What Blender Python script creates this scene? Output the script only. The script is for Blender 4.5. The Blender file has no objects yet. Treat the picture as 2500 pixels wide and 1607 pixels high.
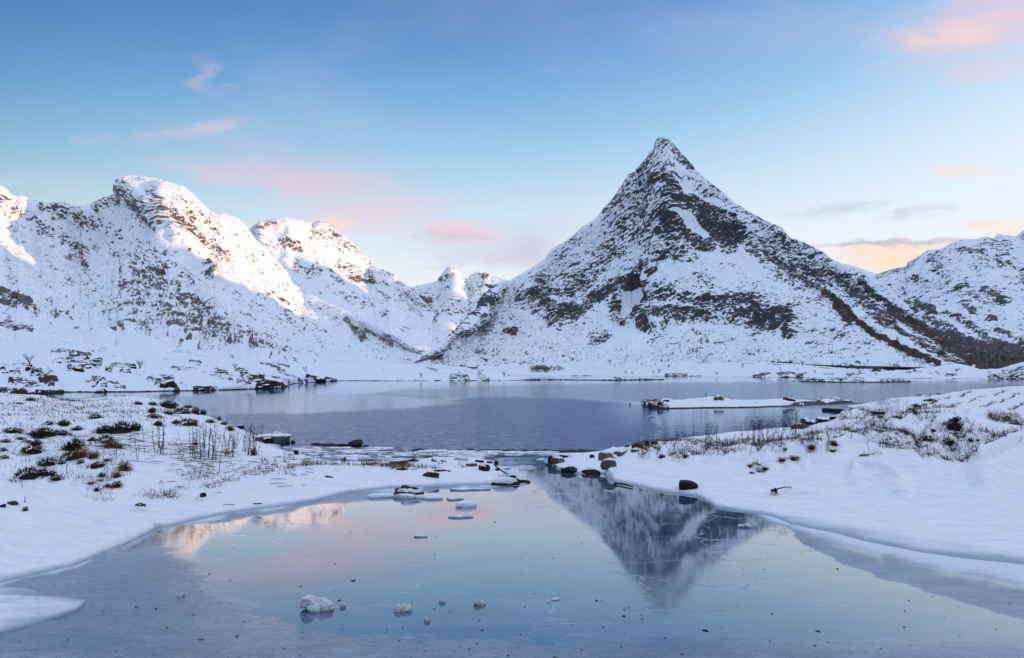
import bpy, math, random
import numpy as np
from mathutils import Vector, Matrix

# ------------------------------------------------------------------ camera, sky, sun, exposure
F, CX, H0, EYE = 1667.0, 1250.0, 912.0, 2.0       # a 24 mm lens on a 2500 px wide picture, horizon row, eye height
sc = bpy.context.scene
COL = sc.collection
random.seed(7)
rng = np.random.default_rng(11)

cam = bpy.data.cameras.new('camera')
cam_o = bpy.data.objects.new('camera', cam)
COL.objects.link(cam_o)
cam_o.location = (0, 0, EYE)
cam_o.rotation_euler = (math.pi / 2, 0, 0)
cam.sensor_width = 36
cam.lens = 36 * F / 2500
cam.shift_y = (H0 - 803.5) / 2500
cam.clip_start = 0.1
cam.clip_end = 40000
sc.camera = cam_o

SUN_AZ, SUN_EL = math.radians(100), math.radians(6.0)     # clockwise from the view direction (+Y)
world = bpy.data.worlds.new('World')
sc.world = world
world.use_nodes = True


def NT(tree):
    def n(kind, *ins, **kw):
        nd = tree.nodes.new(kind)
        for k, v in kw.items():
            if k == 'inp':
                for kk, vv in v.items():
                    if hasattr(vv, 'is_linked') or isinstance(vv, bpy.types.NodeSocket):
                        tree.links.new(vv, nd.inputs[kk])
                    else:
                        nd.inputs[kk].default_value = vv
            else:
                setattr(nd, k, v)
        for i, v in enumerate(ins):
            if v is None:
                continue
            if isinstance(v, bpy.types.NodeSocket):
                tree.links.new(v, nd.inputs[i])
            else:
                nd.inputs[i].default_value = v
        return nd
    return n


def build_sky():
    t = world.node_tree
    t.nodes.clear()
    n = NT(t)

    def math_(op, a, b=0.0, clamp=False):
        return n('ShaderNodeMath', a, b, operation=op, use_clamp=clamp).outputs[0]

    def vm(op, a, b=(0, 0, 0)):
        return n('ShaderNodeVectorMath', a, b, operation=op).outputs[0]

    def mix(fac, a, b, blend='MIX'):
        m = n('ShaderNodeMix', data_type='RGBA', blend_type=blend)
        for s, v in ((m.inputs['Factor'], fac), (m.inputs[6], a), (m.inputs[7], b)):
            if isinstance(v, bpy.types.NodeSocket):
                t.links.new(v, s)
            else:
                s.default_value = v
        return m.outputs[2]
    sky = n('ShaderNodeTexSky', sky_type='NISHITA', sun_disc=False, sun_elevation=SUN_EL, sun_rotation=SUN_AZ,
            air_density=1.0, dust_density=0.35, ozone_density=2.6)
    tc = n('ShaderNodeTexCoord')
    d = vm('NORMALIZE', tc.outputs['Generated'])
    sunv = (math.sin(SUN_AZ) * math.cos(SUN_EL), math.cos(SUN_AZ) * math.cos(SUN_EL), math.sin(SUN_EL))
    sd = n('ShaderNodeVectorMath', d, sunv, operation='DOT_PRODUCT').outputs['Value']
    # deeper blue away from the sun, then the photograph's own contrast and roll-off: A x^p / (x^p + k)
    sc_ = math_('MINIMUM', math_('MAXIMUM', sd, -.68), .16)
    away = math_('ADD', math_('ADD', 1.0, math_('MULTIPLY', sc_, .218)), math_('MULTIPLY', math_('MULTIPLY', sc_, sc_), -.67))
    c = n('ShaderNodeVectorMath', sky.outputs[0], operation='SCALE', inp={'Scale': away}).outputs[0]
    cs = n('ShaderNodeSeparateXYZ', c).outputs
    pw = n('ShaderNodeCombineXYZ', *[math_('POWER', q, 4.5) for q in cs]).outputs[0]
    c = vm('MULTIPLY', vm('DIVIDE', pw, vm('ADD', pw, (.1267, 1.128, 4.269))), (.665, .7025, .787))
    hz = n('ShaderNodeSeparateXYZ', d).outputs[2]
    up = n('ShaderNodeMapRange', hz, .40, .56, 0, 1, interpolation_type='SMOOTHSTEP').outputs[0]
    c = mix(up, c, vm('MAXIMUM', c, (.075, .20, .42)))  # high sky held above a floor value, so more light reaches the snow
    sp = n('ShaderNodeSeparateXYZ', d)
    x, y, z = sp.outputs
    # cloud-plane coordinates for thin high cloud over the whole dome
    zz = math_('MAXIMUM', z, 0.03)
    zp = math_('ADD', zz, 0.12)
    cp = n('ShaderNodeCombineXYZ', math_('DIVIDE', x, zp), math_('DIVIDE', y, zp), 0.0).outputs[0]
    cn = n('ShaderNodeTexNoise', noise_dimensions='3D', inp={'Vector': vm('MULTIPLY', cp, (0.5, 0.9, 1)), 'Scale': 1.1, 'Detail': 7, 'Roughness': .58, 'Distortion': .4})
    cir = n('ShaderNodeMapRange', cn.outputs[0], .47, .76, 0, 1, interpolation_type='SMOOTHSTEP').outputs[0]
    warm = n('ShaderNodeMapRange', sd, -.2, 1, 0, 1, interpolation_type='SMOOTHSTEP').outputs[0]
    ccol = mix(warm, (.52, .48, .58, 1), (.70, .56, .52, 1))
    c = mix(math_('MULTIPLY', cir, .34), c, ccol)
    # pale cloud sheet added overhead, out of view, to brighten the snow
    fill_veil = n('ShaderNodeMapRange', z, .50, .86, 0, 1, interpolation_type='SMOOTHSTEP').outputs[0]
    fill_veil = math_('MULTIPLY', fill_veil, n('ShaderNodeMapRange', cn.outputs[0], .30, .66, .45, 1).outputs[0])
    c = mix(fill_veil, c, (.755, .785, .965, 1))
    # the clouds one can point to, each at its own direction
    yy = math_('MAXIMUM', y, 0.02)
    px = math_('DIVIDE', x, yy)
    pz = math_('DIVIDE', z, yy)
    p0 = n('ShaderNodeCombineXYZ', px, pz, 0.0).outputs[0]
    w1 = n('ShaderNodeTexNoise', inp={'Vector': vm('MULTIPLY', p0, (3.0, 9, 1)), 'Scale': 3.2, 'Detail': 6, 'Roughness': .6})
    wv = vm('MULTIPLY', vm('SUBTRACT', w1.outputs['Color'], (.5, .5, .5)), (.22, .045, 0))
    p1 = vm('ADD', p0, wv)
    tex = n('ShaderNodeTexNoise', inp={'Vector': vm('MULTIPLY', p1, (4, 16, 1)), 'Scale': 3.0, 'Detail': 6, 'Roughness': .65}).outputs[0]
    tex = n('ShaderNodeMapRange', tex, .3, .68, .55, 1).outputs[0]
    front = n('ShaderNodeMapRange', y, .02, .2, 0, 1).outputs[0]
    PINK, PEACH, GREY, MAUVE, GOLD = (.66, .46, .52, 1), (.76, .55, .43, 1), (.30, .30, .40, 1), (.43, .41, .54, 1), (.74, .58, .40, 1)
    for (u, v, ru, rv, tilt, col, s) in [
            (2450, 50, 400, 110, 12, PINK, .9), (2330, 90, 110, 35, 12, PEACH, .6), (2430, 178, 150, 34, 6, PINK, .6), (2340, 418, 105, 24, 0, PEACH, .75),
            (1900, 60, 420, 110, 5, MAUVE, .30), (2040, 515, 170, 20, 10, GREY, .45), (2240, 520, 120, 16, 8, GREY, .38), (2390, 545, 90, 20, 0, PEACH, .6),
            (2200, 645, 300, 50, 2, GOLD, .95), (2210, 612, 270, 30, 2, PEACH, .95), (2480, 560, 160, 40, 0, GOLD, .7), (2170, 594, 235, 11, 2, GREY, .75),
            (800, 455, 330, 70, -8, PINK, .6), (880, 535, 260, 55, 2, PINK, .6), (700, 400, 420, 90, -6, MAUVE, .35), (1250, 590, 330, 60, 4, MAUVE, .4), (835, 553, 60, 30, 0, PEACH, .8),
            (1112, 562, 120, 36, 3, PINK, .95), (1100, 575, 90, 20, 3, MAUVE, .5), (1265, 622, 150, 52, 6, MAUVE, .75), (1080, 640, 110, 20, 8, MAUVE, .35),
            (480, 318, 170, 24, 8, PINK, .42), (505, 190, 70, 45, -35, PINK, .3), (560, 415, 260, 34, -4, PINK, .35), (1330, 470, 130, 24, 3, MAUVE, .25), (250, 330, 60, 30, 0, PINK, .2)]:
        cu, cv = (u - CX) / F, (H0 - v) / F
        q = vm('SUBTRACT', p1, (cu, cv, 0))
        a = math.radians(tilt)
        q1 = n('ShaderNodeVectorRotate', q, rotation_type='Z_AXIS', inp={'Angle': -a}).outputs[0]
        q2 = vm('MULTIPLY', q1, (F / ru, F / rv, 0))
        ln = n('ShaderNodeVectorMath', q2, operation='LENGTH').outputs['Value']
        f = n('ShaderNodeMapRange', ln, 1.15, .1, 0, 1, interpolation_type='SMOOTHSTEP').outputs[0]
        f = math_('MULTIPLY', math_('MULTIPLY', f, tex), math_('MULTIPLY', front, s))
        c = mix(f, c, col)
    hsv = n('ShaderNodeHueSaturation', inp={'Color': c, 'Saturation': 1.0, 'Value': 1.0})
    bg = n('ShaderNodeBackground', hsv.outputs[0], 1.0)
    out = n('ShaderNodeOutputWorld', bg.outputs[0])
    world.cycles.sampling_method = 'AUTOMATIC'


build_sky()

sun = bpy.data.lights.new('sun', 'SUN')
sun.energy = 2.8
sun.angle = math.radians(.5)
sun.color = (1.0, .56, .23)
sun_o = bpy.data.objects.new('sun', sun)
COL.objects.link(sun_o)
sun_dir = Vector((math.sin(SUN_AZ) * math.cos(SUN_EL), math.cos(SUN_AZ) * math.cos(SUN_EL), math.sin(SUN_EL)))
sun_o.rotation_euler = (-sun_dir).to_track_quat('-Z', 'Y').to_euler()
sun_o.location = (60, 20, 60)

vs = sc.view_settings
vs.view_transform = 'Standard'
vs.look = 'None'
vs.exposure = 0.44
vs.gamma = 1
vs.use_curve_mapping = False
sc.cycles.use_denoising = True
sc.cycles.denoiser = 'OPENIMAGEDENOISE'
sc.cycles.denoising_input_passes = 'RGB_ALBEDO_NORMAL'
sc.cycles.denoising_prefilter = 'ACCURATE'
sc.cycles.max_bounces = 6
sc.cycles.diffuse_bounces = 3
sc.cycles.glossy_bounces = 3
sc.cycles.caustics_reflective = False
sc.cycles.caustics_refractive = False


# ------------------------------------------------------------------ numbers: noise, points, strokes
PERM = np.concatenate([rng.permutation(256)] * 3).astype(np.int32)
G3 = np.array([(1, 1, 0), (-1, 1, 0), (1, -1, 0), (-1, -1, 0), (1, 0, 1), (-1, 0, 1), (1, 0, -1), (-1, 0, -1),
               (0, 1, 1), (0, -1, 1), (0, 1, -1), (0, -1, -1), (1, 1, 0), (0, -1, 1), (-1, 1, 0), (0, -1, -1)], np.float32)
a16 = np.arange(16) * math.pi / 8
G2 = np.stack([np.cos(a16), np.sin(a16)], 1).astype(np.float32) * 1.35


def perlin2(x, y, seed=0):
    x = np.asarray(x, np.float32) + seed * 17.31
    y = np.asarray(y, np.float32) - seed * 9.17
    xi = np.floor(x); yi = np.floor(y)
    fx = x - xi; fy = y - yi
    xi = xi.astype(np.int32) & 255; yi = yi.astype(np.int32) & 255
    sx = fx * fx * fx * (fx * (fx * 6 - 15) + 10); sy = fy * fy * fy * (fy * (fy * 6 - 15) + 10)

    def g(ix, iy, dx, dy):
        h = PERM[PERM[ix] + iy] & 15
        return G2[h, 0] * dx + G2[h, 1] * dy
    x1 = (xi + 1) & 255; y1 = (yi + 1) & 255
    a = g(xi, yi, fx, fy); b = g(x1, yi, fx - 1, fy)
    c = g(xi, y1, fx, fy - 1); d = g(x1, y1, fx - 1, fy - 1)
    return (a + sx * (b - a)) * (1 - sy) + (c + sx * (d - c)) * sy


def perlin3(x, y, z, seed=0):
    x = np.asarray(x, np.float32) + seed * 13.7
    y = np.asarray(y, np.float32) + seed * 5.3
    z = np.asarray(z, np.float32) - seed * 7.9
    xi = np.floor(x); yi = np.floor(y); zi = np.floor(z)
    fx = x - xi; fy = y - yi; fz = z - zi
    xi = xi.astype(np.int32) & 255; yi = yi.astype(np.int32) & 255; zi = zi.astype(np.int32) & 255
    sx = fx * fx * (3 - 2 * fx); sy = fy * fy * (3 - 2 * fy); sz = fz * fz * (3 - 2 * fz)
    r = 0
    for dx in (0, 1):
        hx = PERM[(xi + dx) & 255]
        wx = sx if dx else 1 - sx
        for dy in (0, 1):
            hy = PERM[hx + ((yi + dy) & 255)]
            wy = wx * (sy if dy else 1 - sy)
            for dz in (0, 1):
                h = PERM[hy + ((zi + dz) & 255)] & 15
                gr = G3[h]
                r = r + wy * (sz if dz else 1 - sz) * (gr[..., 0] * (fx - dx) + gr[..., 1] * (fy - dy) + gr[..., 2] * (fz - dz))
    return r


def fbm3(x, y, z, o=4, seed=0, gain=.5, ridged=False):
    t = 0; a = 1; s = 0
    for k in range(o):
        q = perlin3(x * 2.03 ** k, y * 2.03 ** k, z * 2.03 ** k, seed + k)
        if ridged:
            q = 1 - 2.2 * np.abs(q)
        t = t + a * q; s += a; a *= gain
    return t / s


def fbm2(x, y, o=4, seed=0, gain=.5, ridged=False):
    t = 0; a = 1; s = 0
    for k in range(o):
        q = perlin2(x * 2.03 ** k, y * 2.03 ** k, seed + k)
        if ridged:
            q = 1 - 2.2 * np.abs(q)
        t = t + a * q; s += a; a *= gain
    return t / s


def sstep(a, b, x):
    t = np.clip((x - a) / (b - a), 0, 1)
    return t * t * (3 - 2 * t)


def pt(u, v, y):
    """a place seen at picture row v, column u, y metres away"""
    return ((u - CX) / F * y, y, EYE - (v - H0) / F * y)


def on_z(u, v, z=0.0):
    y = F * (EYE - z) / (v - H0)
    return ((u - CX) / F * y, y, z)


def crop(u0, v0, k):
    return lambda pts: [(u0 + k * a, v0 + k * b) for a, b in pts]


c1 = crop(0, 380, .3766); c2 = crop(800, 480, .3117); c3 = crop(1200, 300, .4026); c4 = crop(1850, 500, .2987)


def strokes(U, V, lst):
    out = np.zeros(U.shape, np.float32)
    for pts, w, s in lst:
        p = np.array(pts, float)
        x0, x1, y0, y1 = p[:, 0].min() - 1.5 * w, p[:, 0].max() + 1.5 * w, p[:, 1].min() - 1.5 * w, p[:, 1].max() + 1.5 * w
        sel = (U > x0) & (U < x1) & (V > y0) & (V < y1)
        if not sel.any():
            continue
        us, vs_ = U[sel], V[sel]
        d = np.full(us.shape, 1e9, np.float32)
        if len(p) == 1:
            d = np.hypot(us - p[0, 0], vs_ - p[0, 1])
        for (ax, ay), (bx, by) in zip(p[:-1], p[1:]):
            L = (bx - ax) ** 2 + (by - ay) ** 2 + 1e-9
            t = np.clip(((us - ax) * (bx - ax) + (vs_ - ay) * (by - ay)) / L, 0, 1)
            d = np.minimum(d, np.hypot(us - ax - t * (bx - ax), vs_ - ay - t * (by - ay)))
        val = s * sstep(1.35, .35, d / w)
        cur = out[sel]
        out[sel] = np.where(np.abs(val) > np.abs(cur), val, cur)
    return out


def in_poly(U, V, poly):
    p = np.array(poly, float)
    r = np.zeros(U.shape, bool)
    j = len(p) - 1
    for i in range(len(p)):
        xi, yi = p[i]; xj, yj = p[j]
        c = ((yi > V) != (yj > V)) & (U < (xj - xi) * (V - yi) / (yj - yi + 1e-12) + xi)
        r ^= c
        j = i
    return r


def poly_field(U, V, poly, soft):
    """1 inside, falling to 0 across the border (soft px)"""
    ins = in_poly(U, V, poly)
    p = list(poly) + [poly[0]]
    d = np.full(U.shape, 1e9, np.float32)
    for (ax, ay), (bx, by) in zip(p[:-1], p[1:]):
        L = (bx - ax) ** 2 + (by - ay) ** 2 + 1e-9
        t = np.clip(((U - ax) * (bx - ax) + (V - ay) * (by - ay)) / L, 0, 1)
        d = np.minimum(d, np.hypot(U - ax - t * (bx - ax), V - ay - t * (by - ay)))
    sd = np.where(ins, d, -d)
    return sstep(-soft, soft, sd)


# ------------------------------------------------------------------ objects: linking and tagging
def tag(o, label=None, cat=None, group=None, kind=None):
    for k, v in (('label', label), ('category', cat), ('group', group), ('kind', kind)):
        if v:
            o[k] = v
    return o


def link(name, me, mat=None, parent=None):
    if mat is not None and not me.materials:
        me.materials.append(mat)
    o = bpy.data.objects.new(name, me)
    COL.objects.link(o)
    if parent is not None:
        o.parent = parent
    return o


def grid_mesh(name, X, Y, Z, attrs=None, smooth=True):
    nr, nc = X.shape
    me = bpy.data.meshes.new(name)
    co = np.stack([X, Y, Z], -1).reshape(-1, 3).astype(np.float32)
    me.vertices.add(nr * nc)
    me.vertices.foreach_set('co', co.ravel())
    i = (np.arange(nr - 1)[:, None] * nc + np.arange(nc - 1)[None, :]).ravel()
    q = np.stack([i, i + 1, i + nc + 1, i + nc], 1).astype(np.int32)
    me.loops.add(q.size)
    me.loops.foreach_set('vertex_index', q.ravel())
    me.polygons.add(len(q))
    me.polygons.foreach_set('loop_start', np.arange(len(q), dtype=np.int32) * 4)
    me.polygons.foreach_set('use_smooth', np.full(len(q), smooth))
    me.update(calc_edges=True)
    for k, a in (attrs or {}).items():
        at = me.attributes.new(k, 'FLOAT', 'POINT')
        at.data.foreach_set('value', np.ascontiguousarray(a, np.float32).ravel())
    return me


def grid_normals(X, Y, Z):
    P = np.stack([X, Y, Z], -1).astype(np.float64)
    du = np.gradient(P, axis=1); dv = np.gradient(P, axis=0)
    N = np.cross(du, dv)
    N /= np.linalg.norm(N, axis=-1, keepdims=True) + 1e-12
    return N


def pchip(rows, ts):
    """rows (K, n): monotone cubic through the rows, read at ts in 0..K-1"""
    R = np.asarray(rows, float); K = len(R)
    d = np.diff(R, axis=0)
    m = np.zeros_like(R)
    m[0], m[-1] = d[0], d[-1]
    for k in range(1, K - 1):
        s = (d[k - 1] * d[k]) > 0
        m[k] = np.where(s, 2 * d[k - 1] * d[k] / (d[k - 1] + d[k] + 1e-12 * np.sign(d[k] + 1e-30)), 0)
    out = []
    for t in ts:
        k = min(int(t), K - 2); f = t - k
        h00 = 2 * f ** 3 - 3 * f ** 2 + 1; h10 = f ** 3 - 2 * f ** 2 + f; h01 = -2 * f ** 3 + 3 * f ** 2; h11 = f ** 3 - f ** 2
        out.append(h00 * R[k] + h10 * m[k] + h01 * R[k + 1] + h11 * m[k + 1])
    return np.array(out)


def row_of(us, pts, smooth=0):
    """pts: (u, v, y) -> v(u), y(u)"""
    p = np.array(sorted(pts), float)
    v = np.interp(us, p[:, 0], p[:, 1]); y = np.interp(us, p[:, 0], p[:, 2])
    if smooth:
        k = np.hanning(2 * smooth + 3)[1:-1]; k /= k.sum()
        f = lambda a: np.convolve(np.pad(a, smooth, mode='edge'), k, 'valid')
        v, y = f(v), f(y)
    return v, y


def zrow(pts):
    """(u, v, z) -> (u, v, y)"""
    return [(u, v, F * (EYE - z) / (v - H0)) for u, v, z in pts]


def loft(us, rows, counts, ease=None):
    """rows of (V(u), Y(u)); returns X, Y, Z grids and the picture rows U, V before any relief"""
    Zr = [EYE - (v - H0) / F * y for v, y in rows]
    Yr = [y for v, y in rows]
    ts = [0.0]
    for k, c in enumerate(counts):
        ts += list(k + (np.arange(c) + 1) / c)
    ts = np.array(ts)
    Yg = pchip(Yr, ts); Zg = pchip(Zr, ts)
    Ug = np.broadcast_to(us, Yg.shape)
    Xg = (Ug - CX) / F * Yg
    Vg = H0 - (Zg - EYE) / Yg * F
    return Xg, Yg, Zg, np.array(Ug), Vg, ts


# ------------------------------------------------------------------ materials
def new_mat(name):
    m = bpy.data.materials.new(name)
    m.use_nodes = True
    t = m.node_tree
    t.nodes.clear()
    n = NT(t)
    out = n('ShaderNodeOutputMaterial')
    b = n('ShaderNodeBsdfPrincipled')
    t.links.new(b.outputs[0], out.inputs[0])
    return m, t, n, b


def mixc(t, n, fac, a, b):
    m = n('ShaderNodeMix', data_type='RGBA')
    for s, v in ((m.inputs['Factor'], fac), (m.inputs[6], a), (m.inputs[7], b)):
        if isinstance(v, bpy.types.NodeSocket):
            t.links.new(v, s)
        else:
            s.default_value = v
    return m.outputs[2]


def snow_rock(name, s1, s2, amp, rock1, rock2, scrub, bump_d, bump_s, edge=.06, snow=(.78, .825, .89, 1), streak=None):
    """snow with rock (attribute rock) and bare scrub or turf (attribute scrub) showing through"""
    m, t, n, b = new_mat(name)
    geo = n('ShaderNodeNewGeometry')
    pos = geo.outputs['Position']
    ar = n('ShaderNodeAttribute', attribute_name='rock').outputs['Fac']
    as_ = n('ShaderNodeAttribute', attribute_name='scrub').outputs['Fac']
    na = n('ShaderNodeTexNoise', inp={'Vector': pos, 'Scale': s1, 'Detail': 3, 'Roughness': .6}).outputs[0]
    nb = n('ShaderNodeTexNoise', inp={'Vector': pos, 'Scale': s2, 'Detail': 4, 'Roughness': .65}).outputs[0]
    M = lambda op, a, c, cl=False: n('ShaderNodeMath', a, c, operation=op, use_clamp=cl).outputs[0]
    jit = M('MULTIPLY', M('SUBTRACT', M('ADD', na, nb), 1.0), amp)
    mr = n('ShaderNodeMapRange', M('ADD', ar, jit), .5 - edge, .5 + edge, 0, 1, interpolation_type='SMOOTHSTEP').outputs[0]
    ms = n('ShaderNodeMapRange', M('ADD', as_, jit), .5 - edge, .5 + edge, 0, 1, interpolation_type='SMOOTHSTEP').outputs[0]
    rc = mixc(t, n, n('ShaderNodeMapRange', nb, .35, .65, 0, 1).outputs[0], rock1, rock2)
    sn = mixc(t, n, n('ShaderNodeMapRange', na, .3, .7, 0, 1).outputs[0], snow, tuple(min(1, c * 1.06) for c in snow[:3]) + (1,))
    if streak:
        cv = n('ShaderNodeVectorRotate', pos, rotation_type='Z_AXIS', inp={'Angle': streak[0]}).outputs[0]
        cv = n('ShaderNodeVectorMath', cv, (1, 3.0, 1), operation='MULTIPLY').outputs[0]
        cr = n('ShaderNodeTexNoise', inp={'Vector': cv, 'Scale': 2.2, 'Detail': 6, 'Roughness': .68}).outputs[0]
        sn = mixc(t, n, n('ShaderNodeMapRange', cr, .50, .74, 0, 1).outputs[0], sn, (.70, .755, .83, 1))
        zz = n('ShaderNodeSeparateXYZ', pos).outputs[2]
        wz = M('ADD', zz, M('MULTIPLY', M('SUBTRACT', cr, .5), .05))
        wf = n('ShaderNodeMapRange', wz, .055, .002, 0, 1, interpolation_type='SMOOTHSTEP').outputs[0]
        sn = mixc(t, n, M('MULTIPLY', wf, .85), sn, (.24, .31, .42, 1))
    c = mixc(t, n, ms, sn, scrub)
    c = mixc(t, n, mr, c, rc)
    t.links.new(c, b.inputs['Base Color'])
    b.inputs['Roughness'].default_value = .75
    b.inputs['Specular IOR Level'].default_value = .15
    bn = n('ShaderNodeTexNoise', inp={'Vector': pos, 'Scale': bump_s, 'Detail': 5, 'Roughness': .6}).outputs[0]
    if streak:
        sv = n('ShaderNodeVectorRotate', pos, rotation_type='Z_AXIS', inp={'Angle': streak[0]}).outputs[0]
        sv = n('ShaderNodeVectorMath', sv, (1, streak[1], 1), operation='MULTIPLY').outputs[0]
        b2 = n('ShaderNodeTexNoise', inp={'Vector': sv, 'Scale': streak[2], 'Detail': 4, 'Roughness': .6, 'Distortion': .3}).outputs[0]
        bn = M('ADD', M('MULTIPLY', b2, streak[3] / bump_d), bn)
    bp = n('ShaderNodeBump', inp={'Strength': .8, 'Distance': bump_d, 'Height': bn})
    t.links.new(bp.outputs[0], b.inputs['Normal'])
    return m


DARK1, DARK2 = (.028, .031, .040, 1), (.095, .094, .10, 1)
MAT_MT = snow_rock('mountain_snow_and_rock', .22, .8, .75, DARK1, DARK2, (.055, .036, .030, 1), .9, .22)
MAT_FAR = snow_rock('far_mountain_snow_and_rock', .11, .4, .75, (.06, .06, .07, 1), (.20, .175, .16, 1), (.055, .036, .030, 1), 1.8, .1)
MAT_SHORE = snow_rock('far_shore_snow_and_rock', .8, 4.0, .95, (.014, .014, .015, 1), (.050, .044, .034, 1), (.06, .045, .035, 1), .15, 1.3)
MAT_NEAR = snow_rock('bank_snow_and_turf', 9, 34, .9, (.03, .028, .026, 1), (.07, .058, .045, 1), (.10, .07, .045, 1), .03, 16, snow=(.85, .87, .90, 1), streak=(.35, 4.0, 1.5, .075))


# ------------------------------------------------------------------ mountains
SURFS = {}


def mountain(us, rows, counts, paint, scrubs, bumps, size, crag, mat, label, tilt=.6, base=.14, seed=0, bumpm=1.0, spk=1.0, poly=(), summit=None, relh=10):
    X, Y, Z, U, V, ts = loft(us, rows, counts)
    wu = U + size * 6 * fbm2(U / 40, V / 40, 3, seed + 3)
    wv = V + size * 6 * fbm2(U / 40, V / 40, 3, seed + 9)
    fld = strokes(wu, wv, paint)
    for pl, soft, s in poly:
        fld = np.maximum(fld, s * poly_field(wu, wv, pl, soft))
    N = grid_normals(X, Y, Z)
    if N[..., 2].mean() < 0:
        N = -N
    # ribs and gullies
    big = bumpm * strokes(U + 6 * fbm2(U / 30, V / 30, 2, 5), V, bumps) if bumps else 0
    m = 1.0 * size                           # metres that one picture pixel covers at the mountain's distance
    # relief: ribs running down the slope, then crags along the tilted beds
    rel = relh * m * fbm3(X / (70 * m), Y / (90 * m), Z / (150 * m), 4, seed + 1, .55, True)
    ca, sa = math.cos(tilt), math.sin(tilt)
    A = (X * ca + Z * sa) / m; B = (-X * sa + Z * ca) / m; Ym = Y / m
    cr = fbm3(A / 26, Ym / 26, B / 14, 5, seed + 2, .62, True) - .35
    amp = .42 + 1.2 * np.clip(fld, 0, 1)
    top = sstep(ts[-1] - 1.0, ts[-1] - 1.35, ts) * .9 + .10
    d = (big + rel + crag * m * amp * cr) * top[:, None]
    if summit is not None:
        d = d * (1 - .8 * sstep(95, 25, np.hypot(U - summit[0], V - summit[1])))
    edge = np.ones(len(ts)); edge[ts < .25] = np.linspace(0, 1, (ts < .25).sum())
    d = d * edge[:, None]
    X2, Y2, Z2 = X + N[..., 0] * d, Y + N[..., 1] * d, Z + N[..., 2] * d * .8
    # hold the skyline where it stands
    pv = H0 + F * (EYE - Z2) / Y2
    want = V[np.argmin(np.abs(ts - (ts[-1] - 1)))]
    ratio = (H0 - want) / np.maximum(H0 - pv.min(0), 4)
    kk = np.hanning(9); kk /= kk.sum()
    ratio = np.clip(np.convolve(np.pad(ratio, 4, mode='edge'), kk, 'valid'), .8, 1.25)
    hi = sstep(0, 1, (Z2 - Z2.min(0)) / (np.ptp(Z2, axis=0) + 1e-6))
    Z2 = EYE + (Z2 - EYE) * (1 + (ratio - 1) * hi)
    N2 = grid_normals(X2, Y2, Z2)
    if N2[..., 2].mean() < 0:
        N2 = -N2
    steep = np.clip(N[..., 2] - N2[..., 2], -.6, .8)
    sp1 = fbm3(A / 13, Ym / 11, B / 5.2, 3, seed + 5, .7)
    sp2 = fbm3(A / 42, Ym / 40, B / 22, 3, seed + 6, .6)
    sp3 = fbm3(A / 4.2, Ym / 4, B / 2.4, 2, seed + 8, .7)
    patch = fbm3(A / 75, Ym / 75, B / 60, 3, seed + 12, .6)
    rock = base + .30 * patch + .35 * fld + .55 * steep + spk * (.66 * sp1 + .42 * sp2 + .46 * sp3)
    scr = np.zeros_like(rock)
    if scrubs:
        sf = strokes(wu, wv, scrubs)
        scr = .02 + .75 * sf + .5 * sp1 + .15 * sp2
        scr[sf < .02] = 0
    me = grid_mesh('mountain', X2, Y2, Z2, {'rock': rock, 'scrub': scr})
    o = link('mountain', me, mat)
    tag(o, label, None, None, 'structure')
    SURFS.setdefault('mountain', []).append((X2, Y2, Z2, scr))
    return o


def back(us, sky, dy, zend):
    """the far side of a ridge, falling away behind it"""
    v, y = sky
    z = EYE - (v - H0) / F * y
    yb = y + dy
    zb = np.minimum(zend, z - 5)
    return (H0 - (zb - EYE) / yb * F, yb)


def frac_row(us, base, sky, f, g, off=None):
    """a row part-way up a face: f of the height, g of the way back"""
    zb = EYE - (base[0] - H0) / F * base[1]; zs = EYE - (sky[0] - H0) / F * sky[1]
    y = base[1] + (sky[1] - base[1]) * g
    if off is not None:
        p = np.array(off, float)
        y = y + np.interp(us, p[:, 0], p[:, 1])
    z = zb + (zs - zb) * f
    return (H0 - (z - EYE) / y * F, y)


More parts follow.
